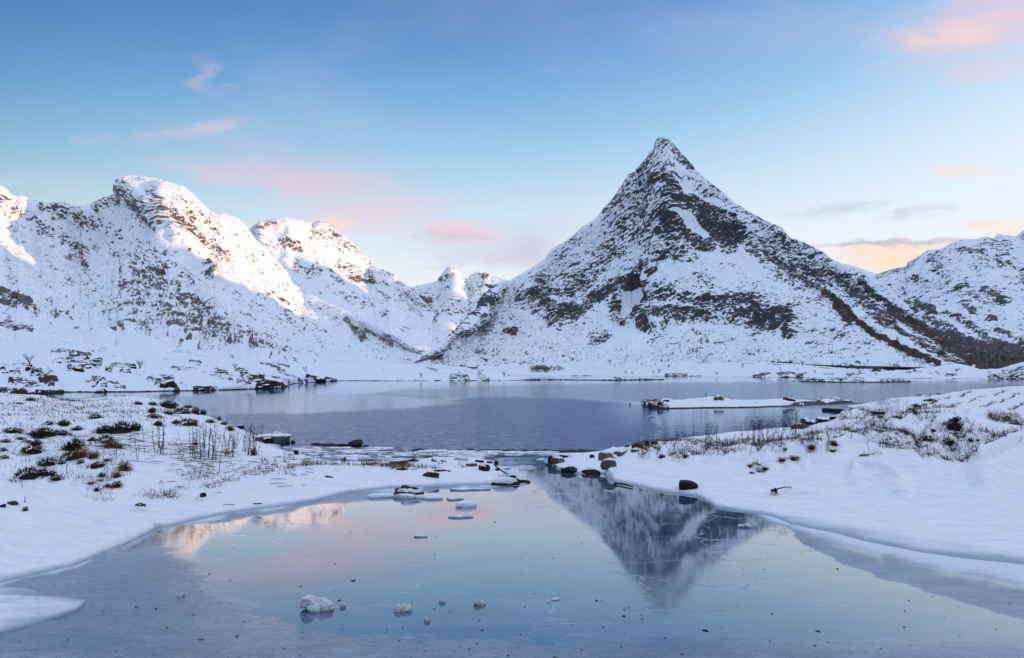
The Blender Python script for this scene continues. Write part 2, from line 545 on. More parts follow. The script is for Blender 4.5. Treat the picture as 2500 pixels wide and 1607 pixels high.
def main_peak():
    us = np.arange(985, 2380, 2.0)
    S = [(985, 890), (999, 882), (1015, 874), (1043, 857), (1068, 840), (1090, 823), (1111.7, 804), (1130.4, 782), (1146, 765), (1167.8, 748), (1178.7, 726), (1186.5, 712),
         (1202, 698), (1214.6, 689), (1242.6, 684), (1252, 680.5), (1280.5, 664), (1313, 644), (1335, 630), (1349, 608), (1381, 588), (1409, 565.7), (1421, 553.6), (1441.6, 541.6),
         (1461.7, 525.5), (1478, 505), (1498, 483), (1512, 461), (1526, 443), (1536, 424.8), (1554.3, 416.8), (1564.3, 400.6), (1578.4, 386.6), (1584.5, 374.5), (1596.6, 364.4),
         (1598.6, 350.3), (1604.6, 337), (1616, 334), (1632.8, 338), (1645, 352), (1659, 370.5), (1675, 390.6), (1693, 411), (1711, 429), (1739.5, 451), (1763.6, 469), (1796, 497),
         (1828, 517), (1860, 535.5), (1904, 554), (1925, 578), (1957, 590), (1969.5, 596), (2011, 618), (2026, 631), (2059, 645), (2089, 658), (2131, 679), (2149, 691), (2178.6, 715),
         (2205.5, 742), (2223, 760), (2253, 787), (2298, 829), (2330, 858), (2380, 890)]
    yk = [(985, 540), (1045, 600), (1130, 720), (1200, 850), (1250, 960), (1350, 1030), (1500, 1080), (1616, 1100), (1700, 1085), (1850, 1010), (2000, 920), (2100, 840), (2200, 760), (2300, 640), (2380, 560)]
    yk = np.array(yk)
    sky = row_of(us, [(u, v, np.interp(u, yk[:, 0], yk[:, 1])) for u, v in S])
    base = row_of(us, [(985, 905, 520), (1142, 902, 640), (1400, 899, 710), (1600, 899, 690), (1800, 902, 600), (2000, 906, 500), (2200, 906, 420), (2300, 905, 390), (2380, 905, 380)], 10)
    r1 = frac_row(us, base, sky, .16, .33)
    r2 = frac_row(us, base, sky, .42, .60, [(985, 0), (1250, 10), (1420, 25), (1545, 30), (1600, -5), (1680, -25), (1800, -10), (1950, -20), (2380, 0)])
    r3 = frac_row(us, base, sky, .72, .84, [(985, 0), (1300, 10), (1500, 20), (1560, 10), (1610, -35), (1640, -40), (1720, -10), (1800, 0), (2000, 5), (2380, 0)])
    rows = [base, r1, r2, r3, sky, back(us, sky, 500, 60)]
    paint = [(c3([(1030, 95), (1095, 130), (1190, 240)]), 16, .75), (c3([(1005, 110), (960, 200), (900, 270)]), 22, .7), (c3([(850, 320), (760, 450), (700, 540)]), 14, .6),
             (c3([(1010, 200), (960, 300), (930, 400), (900, 520), (920, 620)]), 46, .62), (c3([(1000, 240), (1060, 380), (1080, 470), (1150, 500)]), 20, .85),
             (c3([(1090, 500), (1180, 520), (1250, 600), (1340, 660), (1420, 700)]), 26, 1.15), (c3([(1180, 490), (1300, 540), (1440, 610), (1490, 680)]), 24, 1.0), (c3([(1400, 700), (1440, 760)]), 22, .9),
             (c3([(1040, 560), (1100, 620), (1180, 690), (1260, 745)]), 17, 1.05), (c3([(980, 600), (1060, 680), (1150, 750), (1300, 740)]), 26, .72),
             (c3([(860, 420), (780, 560), (700, 700), (700, 820)]), 30, .5), (c3([(900, 600), (960, 740), (1000, 790)]), 26, .5), (c3([(460, 760), (380, 830)]), 14, .6), (c3([(720, 760), (760, 800)]), 14, .6),
             (c3([(600, 890), (500, 960), (420, 1050)]), 26, .5), (c3([(1040, 810), (940, 870), (890, 930), (760, 1000), (670, 1060)]), 17, 1.1), (c3([(1010, 870), (985, 920)]), 12, 1.1),
             (c3([(930, 860), (985, 870)]), 18, 1.0), (c3([(940, 1010), (930, 1080), (860, 1170), (930, 1240)]), 20, 1.05), (c3([(860, 1170), (1000, 1180), (1150, 1200), (1260, 1190)]), 24, .88),
             (c3([(950, 1000), (1080, 1060), (1230, 1090)]), 26, .62), (c3([(1260, 1110), (1400, 1100), (1520, 1080), (1620, 1110)]), 26, .92), (c3([(1620, 1170), (1700, 1220), (1800, 1190), (1800, 1260)]), 26, .98),
             (c3([(1560, 1190), (1600, 1170)]), 14, .9), (c3([(1300, 1150), (1500, 1170)]), 22, .6), (c3([(230, 1040), (330, 1110), (380, 1190), (440, 1150), (520, 1150)]), 22, 1.0),
             (c3([(300, 960), (420, 1050), (560, 980)]), 24, .62), (c3([(560, 1130), (620, 1060), (700, 1020)]), 18, .8), (c3([(760, 1070), (740, 1180), (790, 1210)]), 14, .75), (c3([(640, 1260), (720, 1290), (640, 1340)]), 16, .5),
             (c3([(60, 1280), (140, 1270)]), 9, .9), (c3([(1480, 640), (1640, 720), (1720, 800)]), 22, .5), (c3([(1740, 700), (1850, 850), (1987, 960)]), 20, .7), (c3([(1560, 560), (1760, 660), (1987, 780)]), 16, .45),
             (c3([(1300, 400), (1400, 470), (1480, 530)]), 14, .4), (c3([(1040, 300), (1130, 330)]), 6, .7), (c3([(1110, 200), (1180, 240)]), 9, .95),
             (c4([(30, 300), (200, 400), (330, 520), (420, 620)]), 26, .55), (c4([(870, 630), (960, 760), (1100, 870)]), 13, 1.15), (c4([(400, 440), (560, 500), (800, 640)]), 12, .6), (c4([(540, 700), (600, 760)]), 10, .9),
             (c4([(0, 800), (150, 900), (280, 960), (240, 1030)]), 20, .8),
             (c2([(1260, 710), (1225, 800), (1150, 900), (1050, 1000)]), 18, 1.1), (c2([(1330, 750), (1250, 880), (1190, 1040)]), 22, .85), (c2([(1000, 1050), (930, 1140)]), 11, 1.05), (c2([(1380, 1070), (1450, 1070)]), 12, .6),
             (c2([(920, 1180), (700, 1285)]), 7, .95), (c2([(660, 1290), (860, 1262)]), 6, 1.05),
             (c3([(960, 330), (860, 480), (800, 640), (760, 760)]), 62, .42), (c3([(980, 560), (1000, 720), (1200, 760)]), 60, .36), (c3([(440, 900), (300, 1060), (500, 1120), (700, 960)]), 50, .34), (c3([(1000, 1120), (1400, 1130), (1750, 1200)]), 48, .40), (c3([(1300, 420), (1600, 600), (1987, 830)]), 40, .34),
             (c2([(1500, 560), (1700, 480), (1925, 350)]), 10, .5), (c2([(1500, 760), (1700, 900), (1800, 980)]), 24, .5), (c3([(1600, 760), (1987, 1040)]), 34, .5), (c4([(200, 300), (500, 520), (900, 800)]), 30, .55),
             # snow lying clean on the benches and chutes
             (c3([(1100, 540), (1200, 620), (1290, 690)]), 12, -.9), (c3([(1050, 260), (1120, 380), (1200, 460), (1330, 480)]), 22, -.35), (c3([(1080, 850), (1250, 830), (1450, 830), (1560, 840)]), 44, -.3), (c3([(900, 960), (850, 1040), (800, 1120)]), 18, -.8),
             (c3([(760, 1350), (850, 1330)]), 40, -.4), (c3([(1560, 640), (1600, 690)]), 14, -.4)]
    scr = [(c4([(60, 400), (200, 500), (400, 640), (560, 720)]), 14, .75), (c4([(540, 720), (700, 850), (800, 960), (960, 1090), (1150, 1190), (1470, 1325)]), 11, 1.1), (c4([(650, 830), (760, 960)]), 20, .9),
           (c4([(600, 560), (800, 720), (1000, 900), (1200, 1080), (1400, 1200), (1650, 1330)]), 14, .8), (c4([(700, 640), (900, 860), (1050, 990)]), 20, .75), (c4([(1100, 880), (1400, 1050), (1600, 1200), (1700, 1330)]), 26, .9),
           (c4([(300, 1180), (800, 1190)]), 20, .35), (c4([(400, 1080), (560, 1050), (740, 1090)]), 16, .6), (c3([(1000, 1350), (1400, 1330), (1760, 1390)]), 30, .42), (c3([(0, 1380), (300, 1400)]), 22, .34), (c3([(1300, 880), (1500, 940), (1700, 1080)]), 34, .30)]
    bumps = [(c3([(1040, 330), (1080, 420), (1110, 500)]), 26, 9), (c3([(1110, 500), (1250, 560), (1450, 620)]), 40, 12), (c3([(880, 1000), (820, 1120)]), 26, -14), (c3([(1000, 900), (960, 1000)]), 26, 8),
             (c3([(900, 1200), (1200, 1190), (1600, 1150), (1800, 1220)]), 30, 9), (c3([(250, 1060), (400, 1170)]), 30, 8), (c2([(1260, 710), (1180, 900), (1050, 1000)]), 26, 10)]
    return mountain(us, rows, [40, 110, 130, 160, 40], paint, scr, bumps, .55, 7.5, MAT_MT,
                    'pointed pyramid mountain of dark rock and snow standing across the lake', tilt=.6, base=.25, seed=1, summit=(1616, 345))


def left_mountain():
    us = np.arange(-80, 1046, 2.2)
    S = [(-300, 430), (-80, 420), (0, 453), (15, 470), (38, 480), (49, 477), (75, 487), (94, 495), (124, 496), (151, 490), (177, 500.5), (196, 502), (222, 498.6), (245, 485), (290, 472), (292, 459), (309, 451.5),
         (312.6, 434.6), (320, 428), (346.5, 429.7), (376.6, 434.6), (406.7, 444), (440.6, 453.4), (467, 474), (485.8, 496.7), (504.6, 513.7), (519.7, 520), (542, 520), (572.5, 530.6), (591, 545.7), (606, 570),
         (617.6, 583), (647.8, 613.5), (678, 643.6), (708, 677.5), (738, 704), (776, 730), (828.5, 751), (859, 767), (903, 788.6), (956, 815), (1002.6, 841.6), (1033.7, 860), (1046, 872)]
    yk = np.array([(-300, 2300), (0, 2250), (200, 2450), (320, 2350), (440, 2300), (600, 2480), (740, 2600), (860, 2150), (1033, 1150), (1046, 1080)], float)
    sky = row_of(us, [(u, v, np.interp(u, yk[:, 0], yk[:, 1])) for u, v in S])
    base = row_of(us, [(-300, 880, 330), (0, 880, 330), (300, 880, 350), (600, 898, 430), (800, 902, 520), (1046, 892, 700)], 12)
    r1 = frac_row(us, base, sky, .10, .30)
    r2 = frac_row(us, base, sky, .32, .58, [(-300, -60), (0, -80), (200, 60), (330, 20), (420, -40), (520, 40), (620, 60), (800, 0), (1046, 0)])
    r3 = frac_row(us, base, sky, .68, .84, [(-300, -80), (0, -60), (130, 40), (240, 150), (310, 50), (392, -170), (470, -80), (620, 0), (800, 0), (1046, 0)])
    rows = [base, r1, r2, r3, sky, back(us, sky, 900, 60)]
    paint = [(c1([(790, 230), (900, 290), (1000, 400), (1080, 420), (1200, 500), (1280, 600), (1320, 690)]), 26, .62), (c1([(1000, 220), (1040, 330), (1080, 400)]), 14, .8), (c1([(640, 310), (780, 260), (900, 300)]), 18, .62),
             (c1([(840, 150), (900, 240)]), 20, .55), (c1([(1100, 430), (1260, 570)]), 18, .9), (c1([(1300, 560), (1480, 670)]), 20, .45), (c1([(1150, 270), (1400, 480)]), 26, .3), (c1([(1280, 700), (1340, 800)]), 12, .5),
             (c1([(0, 310), (150, 380), (350, 520), (540, 640)]), 16, .68), (c1([(250, 310), (520, 390), (640, 440)]), 18, .6), (c1([(0, 280), (90, 330)]), 16, .6), (c1([(430, 660), (540, 660), (560, 770)]), 9, .7), (c1([(0, 940), (140, 1000)]), 20, 1.1), (c1([(180, 1010), (220, 1040)]), 9, .8),
             (c1([(680, 440), (800, 520)]), 18, .42), (c1([(800, 640), (860, 760)]), 14, .5), (c1([(970, 770), (1060, 770)]), 11, .95), (c1([(840, 755), (880, 760)]), 7, .9), (c1([(800, 830), (1000, 870)]), 20, .5), (c1([(1090, 730), (1200, 840)]), 14, .6),
             (c1([(600, 820), (740, 1000)]), 34, .34), (c1([(300, 980), (420, 1080)]), 18, .4), (c1([(1450, 900), (1900, 1150)]), 18, .25), (c1([(1500, 1050), (1620, 1080)]), 10, .4), (c1([(2250, 1060), (2350, 1180), (2350, 1220)]), 9, .6),
             (c2([(180, 1020), (280, 1130), (270, 1160)]), 9, .75), (c2([(330, 1050), (420, 1110), (500, 1190)]), 8, .6), (c2([(500, 1140), (640, 1200)]), 8, .5), (c2([(680, 1090), (740, 1130)]), 7, .6), (c2([(460, 1080), (740, 1220)]), 5, .6),
             (c1([(1700, 880), (1860, 1060), (2100, 1260), (2230, 1330)]), 4, .45), (c1([(1900, 1000), (2050, 1200), (2200, 1330)]), 4, .3), (c1([(1500, 760), (1750, 980), (2000, 1230)]), 3, .34), (c1([(1420, 820), (1600, 1000), (1850, 1240)]), 3, .3), (c1([(1650, 800), (1850, 960), (2150, 1200)]), 3, .34), (c1([(1350, 900), (1500, 1080)]), 3, .3), (c1([(100, 700), (350, 900), (600, 1150)]), 3.5, .3), (c1([(200, 620), (500, 860), (700, 1050)]), 3.5, .3), (c1([(650, 480), (760, 620)]), 3, .3), (c1([(1560, 640), (1780, 840), (1950, 960)]), 3, .3),
             (c1([(830, 370), (1000, 480), (1150, 600), (1250, 720)]), 20, -.4), (c1([(1300, 780), (1450, 960)]), 24, -.3), (c1([(150, 330), (350, 460), (700, 560)]), 22, -.25), (c1([(600, 330), (850, 420)]), 14, -.2)]
    poly = [(c1([(790, 800), (900, 720), (1100, 760), (1250, 900), (1400, 1010), (1600, 1170), (1760, 1270), (1900, 1345), (1500, 1335), (1000, 1235), (800, 1190), (740, 1050)]), 26, .62),
            (c1([(1000, 1050), (1250, 1000), (1500, 1150), (1880, 1340), (1400, 1310), (1050, 1200)]), 22, .80), (c1([(840, 560), (960, 560), (1200, 800), (1000, 850), (800, 800)]), 20, .42)]
    scr = [(c1([(0, 1150), (180, 1190)]), 20, .75), (c1([(20, 1060), (60, 1160)]), 16, .6)]
    bumps = [(c1([(860, 200), (990, 330), (1110, 470), (1250, 610), (1320, 710)]), 24, 26), (c1([(800, 180), (900, 250)]), 22, 16), (c1([(250, 310), (540, 420)]), 18, 14), (c1([(0, 330), (300, 500), (540, 650)]), 16, 12)]
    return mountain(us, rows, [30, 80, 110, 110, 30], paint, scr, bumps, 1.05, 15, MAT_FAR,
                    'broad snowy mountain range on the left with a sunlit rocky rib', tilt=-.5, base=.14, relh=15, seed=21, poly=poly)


def flat_top():
    us = np.arange(590, 1120, 2.2)
    S = [(590, 585), (606, 568), (608, 561), (636.5, 540), (670, 532.5), (697, 531.8), (745.7, 540), (761, 545.7), (776, 538), (794.6, 542), (809.7, 557), (840, 579.6), (862, 594.7), (877.5, 613.5), (900, 632), (909, 642), (937, 657.7),
         (956, 667), (974.6, 685.7), (999.5, 703), (1018, 721.6), (1037, 742), (1055.6, 773), (1080.5, 791.7), (1099, 807), (1120, 825)]
    yk = np.array([(590, 3400), (640, 3350), (700, 3600), (800, 3900), (900, 4000), (1000, 3600), (1120, 2800)], float)
    sky = row_of(us, [(u, v, np.interp(u, yk[:, 0], yk[:, 1])) for u, v in S])
    base = row_of(us, [(590, 850, 2700), (900, 880, 2100), (1120, 885, 1700)])
    r1 = frac_row(us, base, sky, .22, .42)
    r2 = frac_row(us, base, sky, .62, .74, [(590, 120), (640, 40), (700, -60), (800, -40), (900, 30), (1120, 0)])
    rows = [base, r1, r2, sky, back(us, sky, 900, 80)]
    paint = [(c1([(1615, 490), (1700, 440), (1800, 410)]), 14, .75), (c1([(1740, 560), (1900, 600)]), 16, .55), (c1([(2000, 450), (2100, 520), (2390, 660)]), 16, .5), (c1([(1900, 720), (2050, 750)]), 16, .6), (c1([(2200, 700), (2390, 800)]), 14, .55),
             (c1([(2050, 430), (2200, 560)]), 14, .5), (c2([(150, 620), (280, 660), (380, 680)]), 7, .95), (c2([(350, 600), (500, 620)]), 10, .75), (c2([(560, 690), (700, 830), (850, 960)]), 11, .65), (c2([(150, 780), (350, 850), (500, 960)]), 16, .45),
             (c2([(560, 640), (640, 720)]), 8, .6), (c2([(20, 630), (70, 660)]), 6, .8), (c2([(400, 740), (470, 780)]), 9, .6)]
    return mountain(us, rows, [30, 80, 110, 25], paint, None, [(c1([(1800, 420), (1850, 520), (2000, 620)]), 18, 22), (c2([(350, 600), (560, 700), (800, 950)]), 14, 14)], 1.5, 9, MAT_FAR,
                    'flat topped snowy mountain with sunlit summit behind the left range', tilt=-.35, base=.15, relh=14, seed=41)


def horn():
    us = np.arange(985, 1340, 2.2)
    S = [(985, 706), (1002.6, 702), (1030.7, 695), (1058.7, 689), (1071, 684), (1080.5, 668.6), (1090, 657.7), (1097.7, 649), (1107, 656), (1121, 670), (1138, 682.6), (1150.7, 679.5), (1153.8, 671.7), (1169.4, 662), (1178.7, 667), (1185, 664),
         (1192.7, 668.6), (1211.4, 676.4), (1236, 684), (1340, 720)]
    sky = row_of(us, [(u, v, 5600) for u, v in S])
    base = row_of(us, [(985, 880, 4100), (1340, 880, 4100)])
    r1 = frac_row(us, base, sky, .3, .5)
    r2 = frac_row(us, base, sky, .78, .86, [(985, 0), (1080, 60), (1110, -120), (1150, 60), (1180, -20), (1340, 0)])
    rows = [base, r1, r2, sky, back(us, sky, 900, 80)]
    paint = [(c2([(1215, 620), (1240, 600)]), 6, 1.0), (c2([(740, 790), (800, 870)]), 9, .75), (c2([(940, 930), (1090, 915)]), 7, .7), (c2([(870, 900), (960, 850)]), 12, .4), (c2([(880, 650), (1000, 620)]), 9, .4)]
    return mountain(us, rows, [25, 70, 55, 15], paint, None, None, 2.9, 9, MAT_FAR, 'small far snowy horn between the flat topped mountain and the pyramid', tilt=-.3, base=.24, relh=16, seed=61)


def right_mountain():
    us = np.arange(2030, 2800, 2.4)
    S = [(2030, 720), (2128, 681), (2143, 670), (2163.6, 663), (2187.5, 655), (2217, 648), (2220, 640), (2238, 631), (2268, 610.5), (2298, 607.5), (2319, 597), (2352, 585), (2388, 583.6), (2404, 578), (2432, 582), (2456, 578), (2477, 582), (2500, 590), (2560, 596), (2650, 570), (2800, 520)]
    sky = row_of(us, [(u, v, 1500) for u, v in S])
    base = row_of(us, [(2030, 905, 560), (2300, 905, 450), (2800, 905, 380)])
    r1 = frac_row(us, base, sky, .16, .34)
    r2 = frac_row(us, base, sky, .5, .68, [(2030, 60), (2200, 60), (2330, -20), (2450, -40), (2800, 0)])
    rows = [base, r1, r2, sky, back(us, sky, 700, 60)]
    paint = [(c4([(1640, 680), (1700, 670)]), 10, .95), (c4([(1310, 810), (1440, 880)]), 13, 1.0), (c4([(1850, 710), (2000, 790)]), 11, .75), (c4([(1950, 430), (2050, 490)]), 16, .5), (c4([(1240, 480), (1320, 430)]), 9, .6), (c4([(1430, 440), (1480, 490)]), 14, .4),
             (c4([(1560, 900), (1700, 980), (1900, 1150), (2176, 1230)]), 11, .75), (c4([(1400, 960), (1600, 1060)]), 15, .9), (c4([(1640, 1120), (1750, 1170)]), 13, 1.0), (c4([(1880, 950), (1930, 970)]), 8, .9), (c4([(1690, 830), (1760, 880)]), 10, .7),
             (c4([(2140, 560), (2176, 650)]), 14, .8), (c4([(1250, 820), (1300, 870)]), 14, .6), (c4([(1950, 1060), (2176, 1190)]), 8, .8), (c4([(1000, 560), (1200, 520)]), 8, .5), (c4([(1240, 600), (1500, 660)]), 14, .4), (c4([(1700, 380), (2000, 320)]), 22, .35)]
    scr = [(c4([(1380, 1060), (1700, 1180), (2000, 1220), (2300, 1290)]), 24, .85), (c4([(1500, 1150), (1800, 1300), (2300, 1330)]), 26, 1.0), (c4([(1150, 900), (1350, 1050)]), 20, .8), (c4([(1600, 900), (1850, 1080), (2176, 1240)]), 16, .5)]
    return mountain(us, rows, [30, 100, 110, 25], paint, scr, None, .9, 6.5, MAT_MT, 'rounded rocky snow covered mountain at the right edge', tilt=-.5, base=.31, seed=81)


def far_hill():
    us = np.arange(1960, 2260, 3)
    sky = row_of(us, [(1960, 650, 2600), (2059, 644, 2600), (2090, 651, 2600), (2140, 669, 2600), (2260, 720, 2600)])
    base = row_of(us, [(1960, 850, 2000), (2260, 850, 2000)])
    rows = [base, frac_row(us, base, sky, .5, .6), sky, back(us, sky, 400, 100)]
    mountain(us, rows, [12, 24, 8], [], None, None, 1.5, 3, MAT_FAR, 'pale far hill in the gap beside the right mountain', base=.1, seed=91)


def shade_range(pts, seed, label):
    """unseen mountains added outside the frame to block low sun and horizon light"""
    p = np.array(pts, float)
    s = np.linspace(0, len(p) - 1, 40 * len(p))
    R = np.stack([np.interp(s, np.arange(len(p)), p[:, k]) for k in range(4)], 1)
    tg = np.gradient(R[:, :2], axis=0); tg /= np.linalg.norm(tg, axis=1, keepdims=True)
    nr = np.stack([-tg[:, 1], tg[:, 0]], 1)
    t = np.linspace(-1, 1, 60)[:, None]
    X = R[None, :, 0] + t * R[None, :, 3] * nr[None, :, 0]
    Y = R[None, :, 1] + t * R[None, :, 3] * nr[None, :, 1]
    prof = (1 - np.abs(t)) ** 1.15
    Z = R[None, :, 2] * prof * (1 + .28 * fbm2(X / 260, Y / 260, 4, seed, .5, True) - .1) + 14 * fbm2(X / 60, Y / 60, 4, seed + 3) * (1 - np.abs(t)) - 8
    rock = .15 + .5 * fbm2(X / 40, Y / 40, 4, seed + 7) + .2
    me = grid_mesh('mountain', X, Y, Z, {'rock': rock, 'scrub': rock * 0})
    o = link('mountain', me, MAT_FAR)
    tag(o, label, None, None, 'structure')


main_peak()
left_mountain()
flat_top()
horn()
right_mountain()
far_hill()
SHADE_RANGES = [  # unseen ranges, put in to shade the peak, valley and far slopes
    ([(3250, 3000, 900, 560), (3000, 2400, 920, 560), (2800, 1800, 790, 520)], 123, 'steep snowy range behind the right mountain, added outside the frame to shade the left slopes'),
    ([(5200, 5200, 1150, 1000), (5400, 4600, 1300, 1000), (5400, 3900, 1100, 1000)], 117, 'distant snowy range far to the right, added outside the frame to shade the horn'),
    ([(1250, 1750, 330, 500), (1500, 1350, 500, 520), (1750, 1000, 640, 560), (1900, 500, 520, 600), (1800, -200, 430, 600), (1600, -900, 470, 600), (1000, -1600, 560, 700), (0, -1900, 640, 700), (-1000, -1700, 560, 700), (-1900, -1000, 480, 700)], 101, 'snowy range to the right and behind, added outside the frame to shade peak and valley'),
]
for pts, seed, lab in SHADE_RANGES:
    shade_range(pts, seed, lab)
#STAGE2
# ------------------------------------------------------------------ shores and banks
def bank(name, us, rows, counts, mat, label, relief, paint=None, scrubs=None, base=.0, wet=.06, seed=0, spk=(0, 1), scr_base=-1, poly=(), edge_rows=.25, steepk=.8, clamp=None, lift=None, dunes=None, warp=(10, 5)):
    """relief: list of (wavelength m, height m, anisotropy angle, stretch) for the ground's own lumps"""
    # the foot stands just under the water, and every row lies behind the one before it: no overhangs
    v0 = rows[0][0]
    y0 = F * EYE / (v0 - H0)
    dep = np.minimum(.3, .02 + .002 * y0)
    fixed = [(H0 + F * (EYE + dep) / (y0 * .994), y0 * .994)]
    for v_, y_ in rows[1:]:
        fixed.append((v_, np.maximum(y_, fixed[-1][1] * 1.0025)))
    X, Y, Z, U, V, ts = loft(us, fixed, counts)
    N0 = grid_normals(X, Y, Z)
    fade = np.clip(ts / edge_rows, 0.08, 1)[:, None]
    if clamp is not None:
        fade = fade * clamp(U, V)
    for wl, h, ang, st in relief:
        ca, sa = math.cos(ang), math.sin(ang)
        A = (X * ca + Y * sa) / (wl * st); B = (-X * sa + Y * ca) / wl
        Z = Z + h * fbm2(A, B, 3, seed + int(wl * 7) % 50, .45) * fade
    wu = U + warp[0] * fbm2(U / (2.6 * warp[0]), V / (1.4 * warp[0]), 3, seed + 3); wv = V + warp[1] * fbm2(U / (2.6 * warp[0]), V / (1.4 * warp[0]), 3, seed + 9)
    fld = strokes(wu, wv, paint) if paint else 0 * X
    for pl, soft, a in poly:
        fld = np.maximum(fld, a * poly_field(wu, wv, pl, soft))
    if lift:
        wl = lift[1]
        Z = Z + lift[0] * np.clip(fld, 0, 1.1) * fade * (.5 + fbm2((X * .8 + Y * .6) / (2.2 * wl), (-X * .6 + Y * .8) / wl, 4, seed + 31, .55, True))
    if dunes is not None:
        Z = Z + dunes(X, Y, U, V)
    N2 = grid_normals(X, Y, Z)
    N2 = np.where((N2[..., 2].mean() < 0), -N2, N2)
    steep = np.clip(np.abs(N0[..., 2]) - N2[..., 2], -.4, .7)
    s_, k_ = spk[1], spk[0]
    sp1 = fbm2(X / s_, Y / (s_ * 1.6), 4, seed + 5, .62)
    sp2 = fbm2(X / (s_ * .3), Y / (s_ * .45), 3, seed + 15, .7)
    rock = base + .47 * fld + steepk * steep + k_ * sp1 + .62 * sp2 * sstep(0, .5, fld)
    if wet:
        rock = np.maximum(rock, sstep(wet, wet * .45, Z + .3 * wet * sp1))
    scr = scr_base + 0 * X
    if scrubs:
        sf = strokes(wu, wv, scrubs)
        scr = np.where(sf > .02, .04 + .7 * sf + .55 * sp1, -1)
    me = grid_mesh(name, X, Y, Z, {'rock': rock, 'scrub': scr})
    o = link(name, me, mat)
    tag(o, label, None, None, 'structure')
    key = {'shore': 'far_shore'}.get(name, name)
    SURFS.setdefault(key, []).append((X, Y, Z, scr))
    return X, Y, Z, U, V


def drop(us, sky, dy, z):
    v, y = sky
    yb = y + dy
    return (H0 - (z - EYE) / yb * F, yb)


GROUND = []


def left_bank():
    us = np.arange(-170, 1296, 2.6)
    front = zrow([(-170, 1470, -.06), (0, 1427, -.06), (46, 1416, -.06), (170, 1385, -.06), (199, 1376, -.06), (312, 1328, -.06), (358, 1306, -.06), (380, 1294, -.06), (440, 1280, -.06), (500, 1268, -.06), (560, 1254, -.06), (674, 1242, -.06), (760, 1226, -.06), (850, 1204, -.06),
                  (950, 1194, -.06), (1100, 1190, -.06), (1200, 1186, -.06), (1284, 1179, -.06), (1296, 1178, -.08)])
    lip = zrow([(-170, 1452, .028), (0, 1412, .028), (170, 1368, .028), (312, 1316, .028), (380, 1282, .025), (560, 1243, .03), (760, 1217, .02), (850, 1197, .015), (950, 1188, .015), (1100, 1184, .02), (1200, 1181, .02), (1284, 1176, .01), (1296, 1177, -.08)])
    r1 = zrow([(-170, 1300, .16), (0, 1290, .14), (300, 1228, .12), (500, 1190, .10), (700, 1180, .08), (850, 1176, .07), (1100, 1172, .07), (1200, 1170, .06), (1284, 1175, .02), (1296, 1176, -.08)])
    r2 = zrow([(-170, 1150, .55), (0, 1140, .50), (300, 1110, .42), (480, 1110, .26), (650, 1112, .13), (760, 1148, .11), (850, 1150, .11), (1100, 1152, .10), (1200, 1158, .07), (1284, 1174.5, .02), (1296, 1175, -.08)])
    top = [(-170, 950, 25), (0, 962, 26), (108, 968, 27), (150, 976, 28), (200, 976, 29), (260, 969, 30), (330, 966.5, 31), (380, 970, 31), (420, 984, 30), (470, 994, 28), (500, 1013, 26), (530, 1029, 24.5), (580, 1049, 22.4), (620, 1061, 21.2), (660, 1077, 19.8), (690, 1091, 18.4)]
    top += zrow([(720, 1108, .05), (747, 1117, .06), (847, 1126, .07), (989, 1130, .07), (1080, 1126, .07), (1144, 1124, .07), (1211, 1133, .06), (1249, 1162, .03), (1284, 1174, .015), (1296, 1174.5, -.08)])
    sky = row_of(us, top)
    R = [row_of(us, r) for r in (front, lip, r1, r2)]
    b2 = drop(us, sky, 2.2, -.25)
    paint = [([(380, 968), (430, 985), (480, 1000), (540, 1030)], 11, .9), ([(560, 1050), (620, 1062), (680, 1084)], 9, .8), ([(0, 965), (60, 975)], 10, .6), ([(110, 972), (190, 985)], 6, .6)]
    scr = [([(0, 1010), (160, 1000), (300, 1020)], 40, .3), ([(0, 1080), (150, 1090), (250, 1150)], 70, .34), ([(250, 1020), (420, 1010)], 30, .3), ([(420, 1180), (560, 1160), (700, 1140)], 26, .26), ([(330, 1200), (500, 1220)], 14, .3), ([(740, 1130), (860, 1136), (1000, 1143), (1130, 1138)], 8, .24)]
    g = bank('left_bank', us, R + [sky, b2], [14, 60, 90, 110, 22], MAT_NEAR, 'snow covered bank sloping down to the frozen pond from the left', [(4.5, .16, .5, 1.6), (1.1, .06, .6, 1.8), (.35, .020, .5, 1.7)], paint, scr, base=-.1, wet=.0, seed=131, spk=(.12, .5), edge_rows=.9, steepk=.35)
    GROUND.append(g)


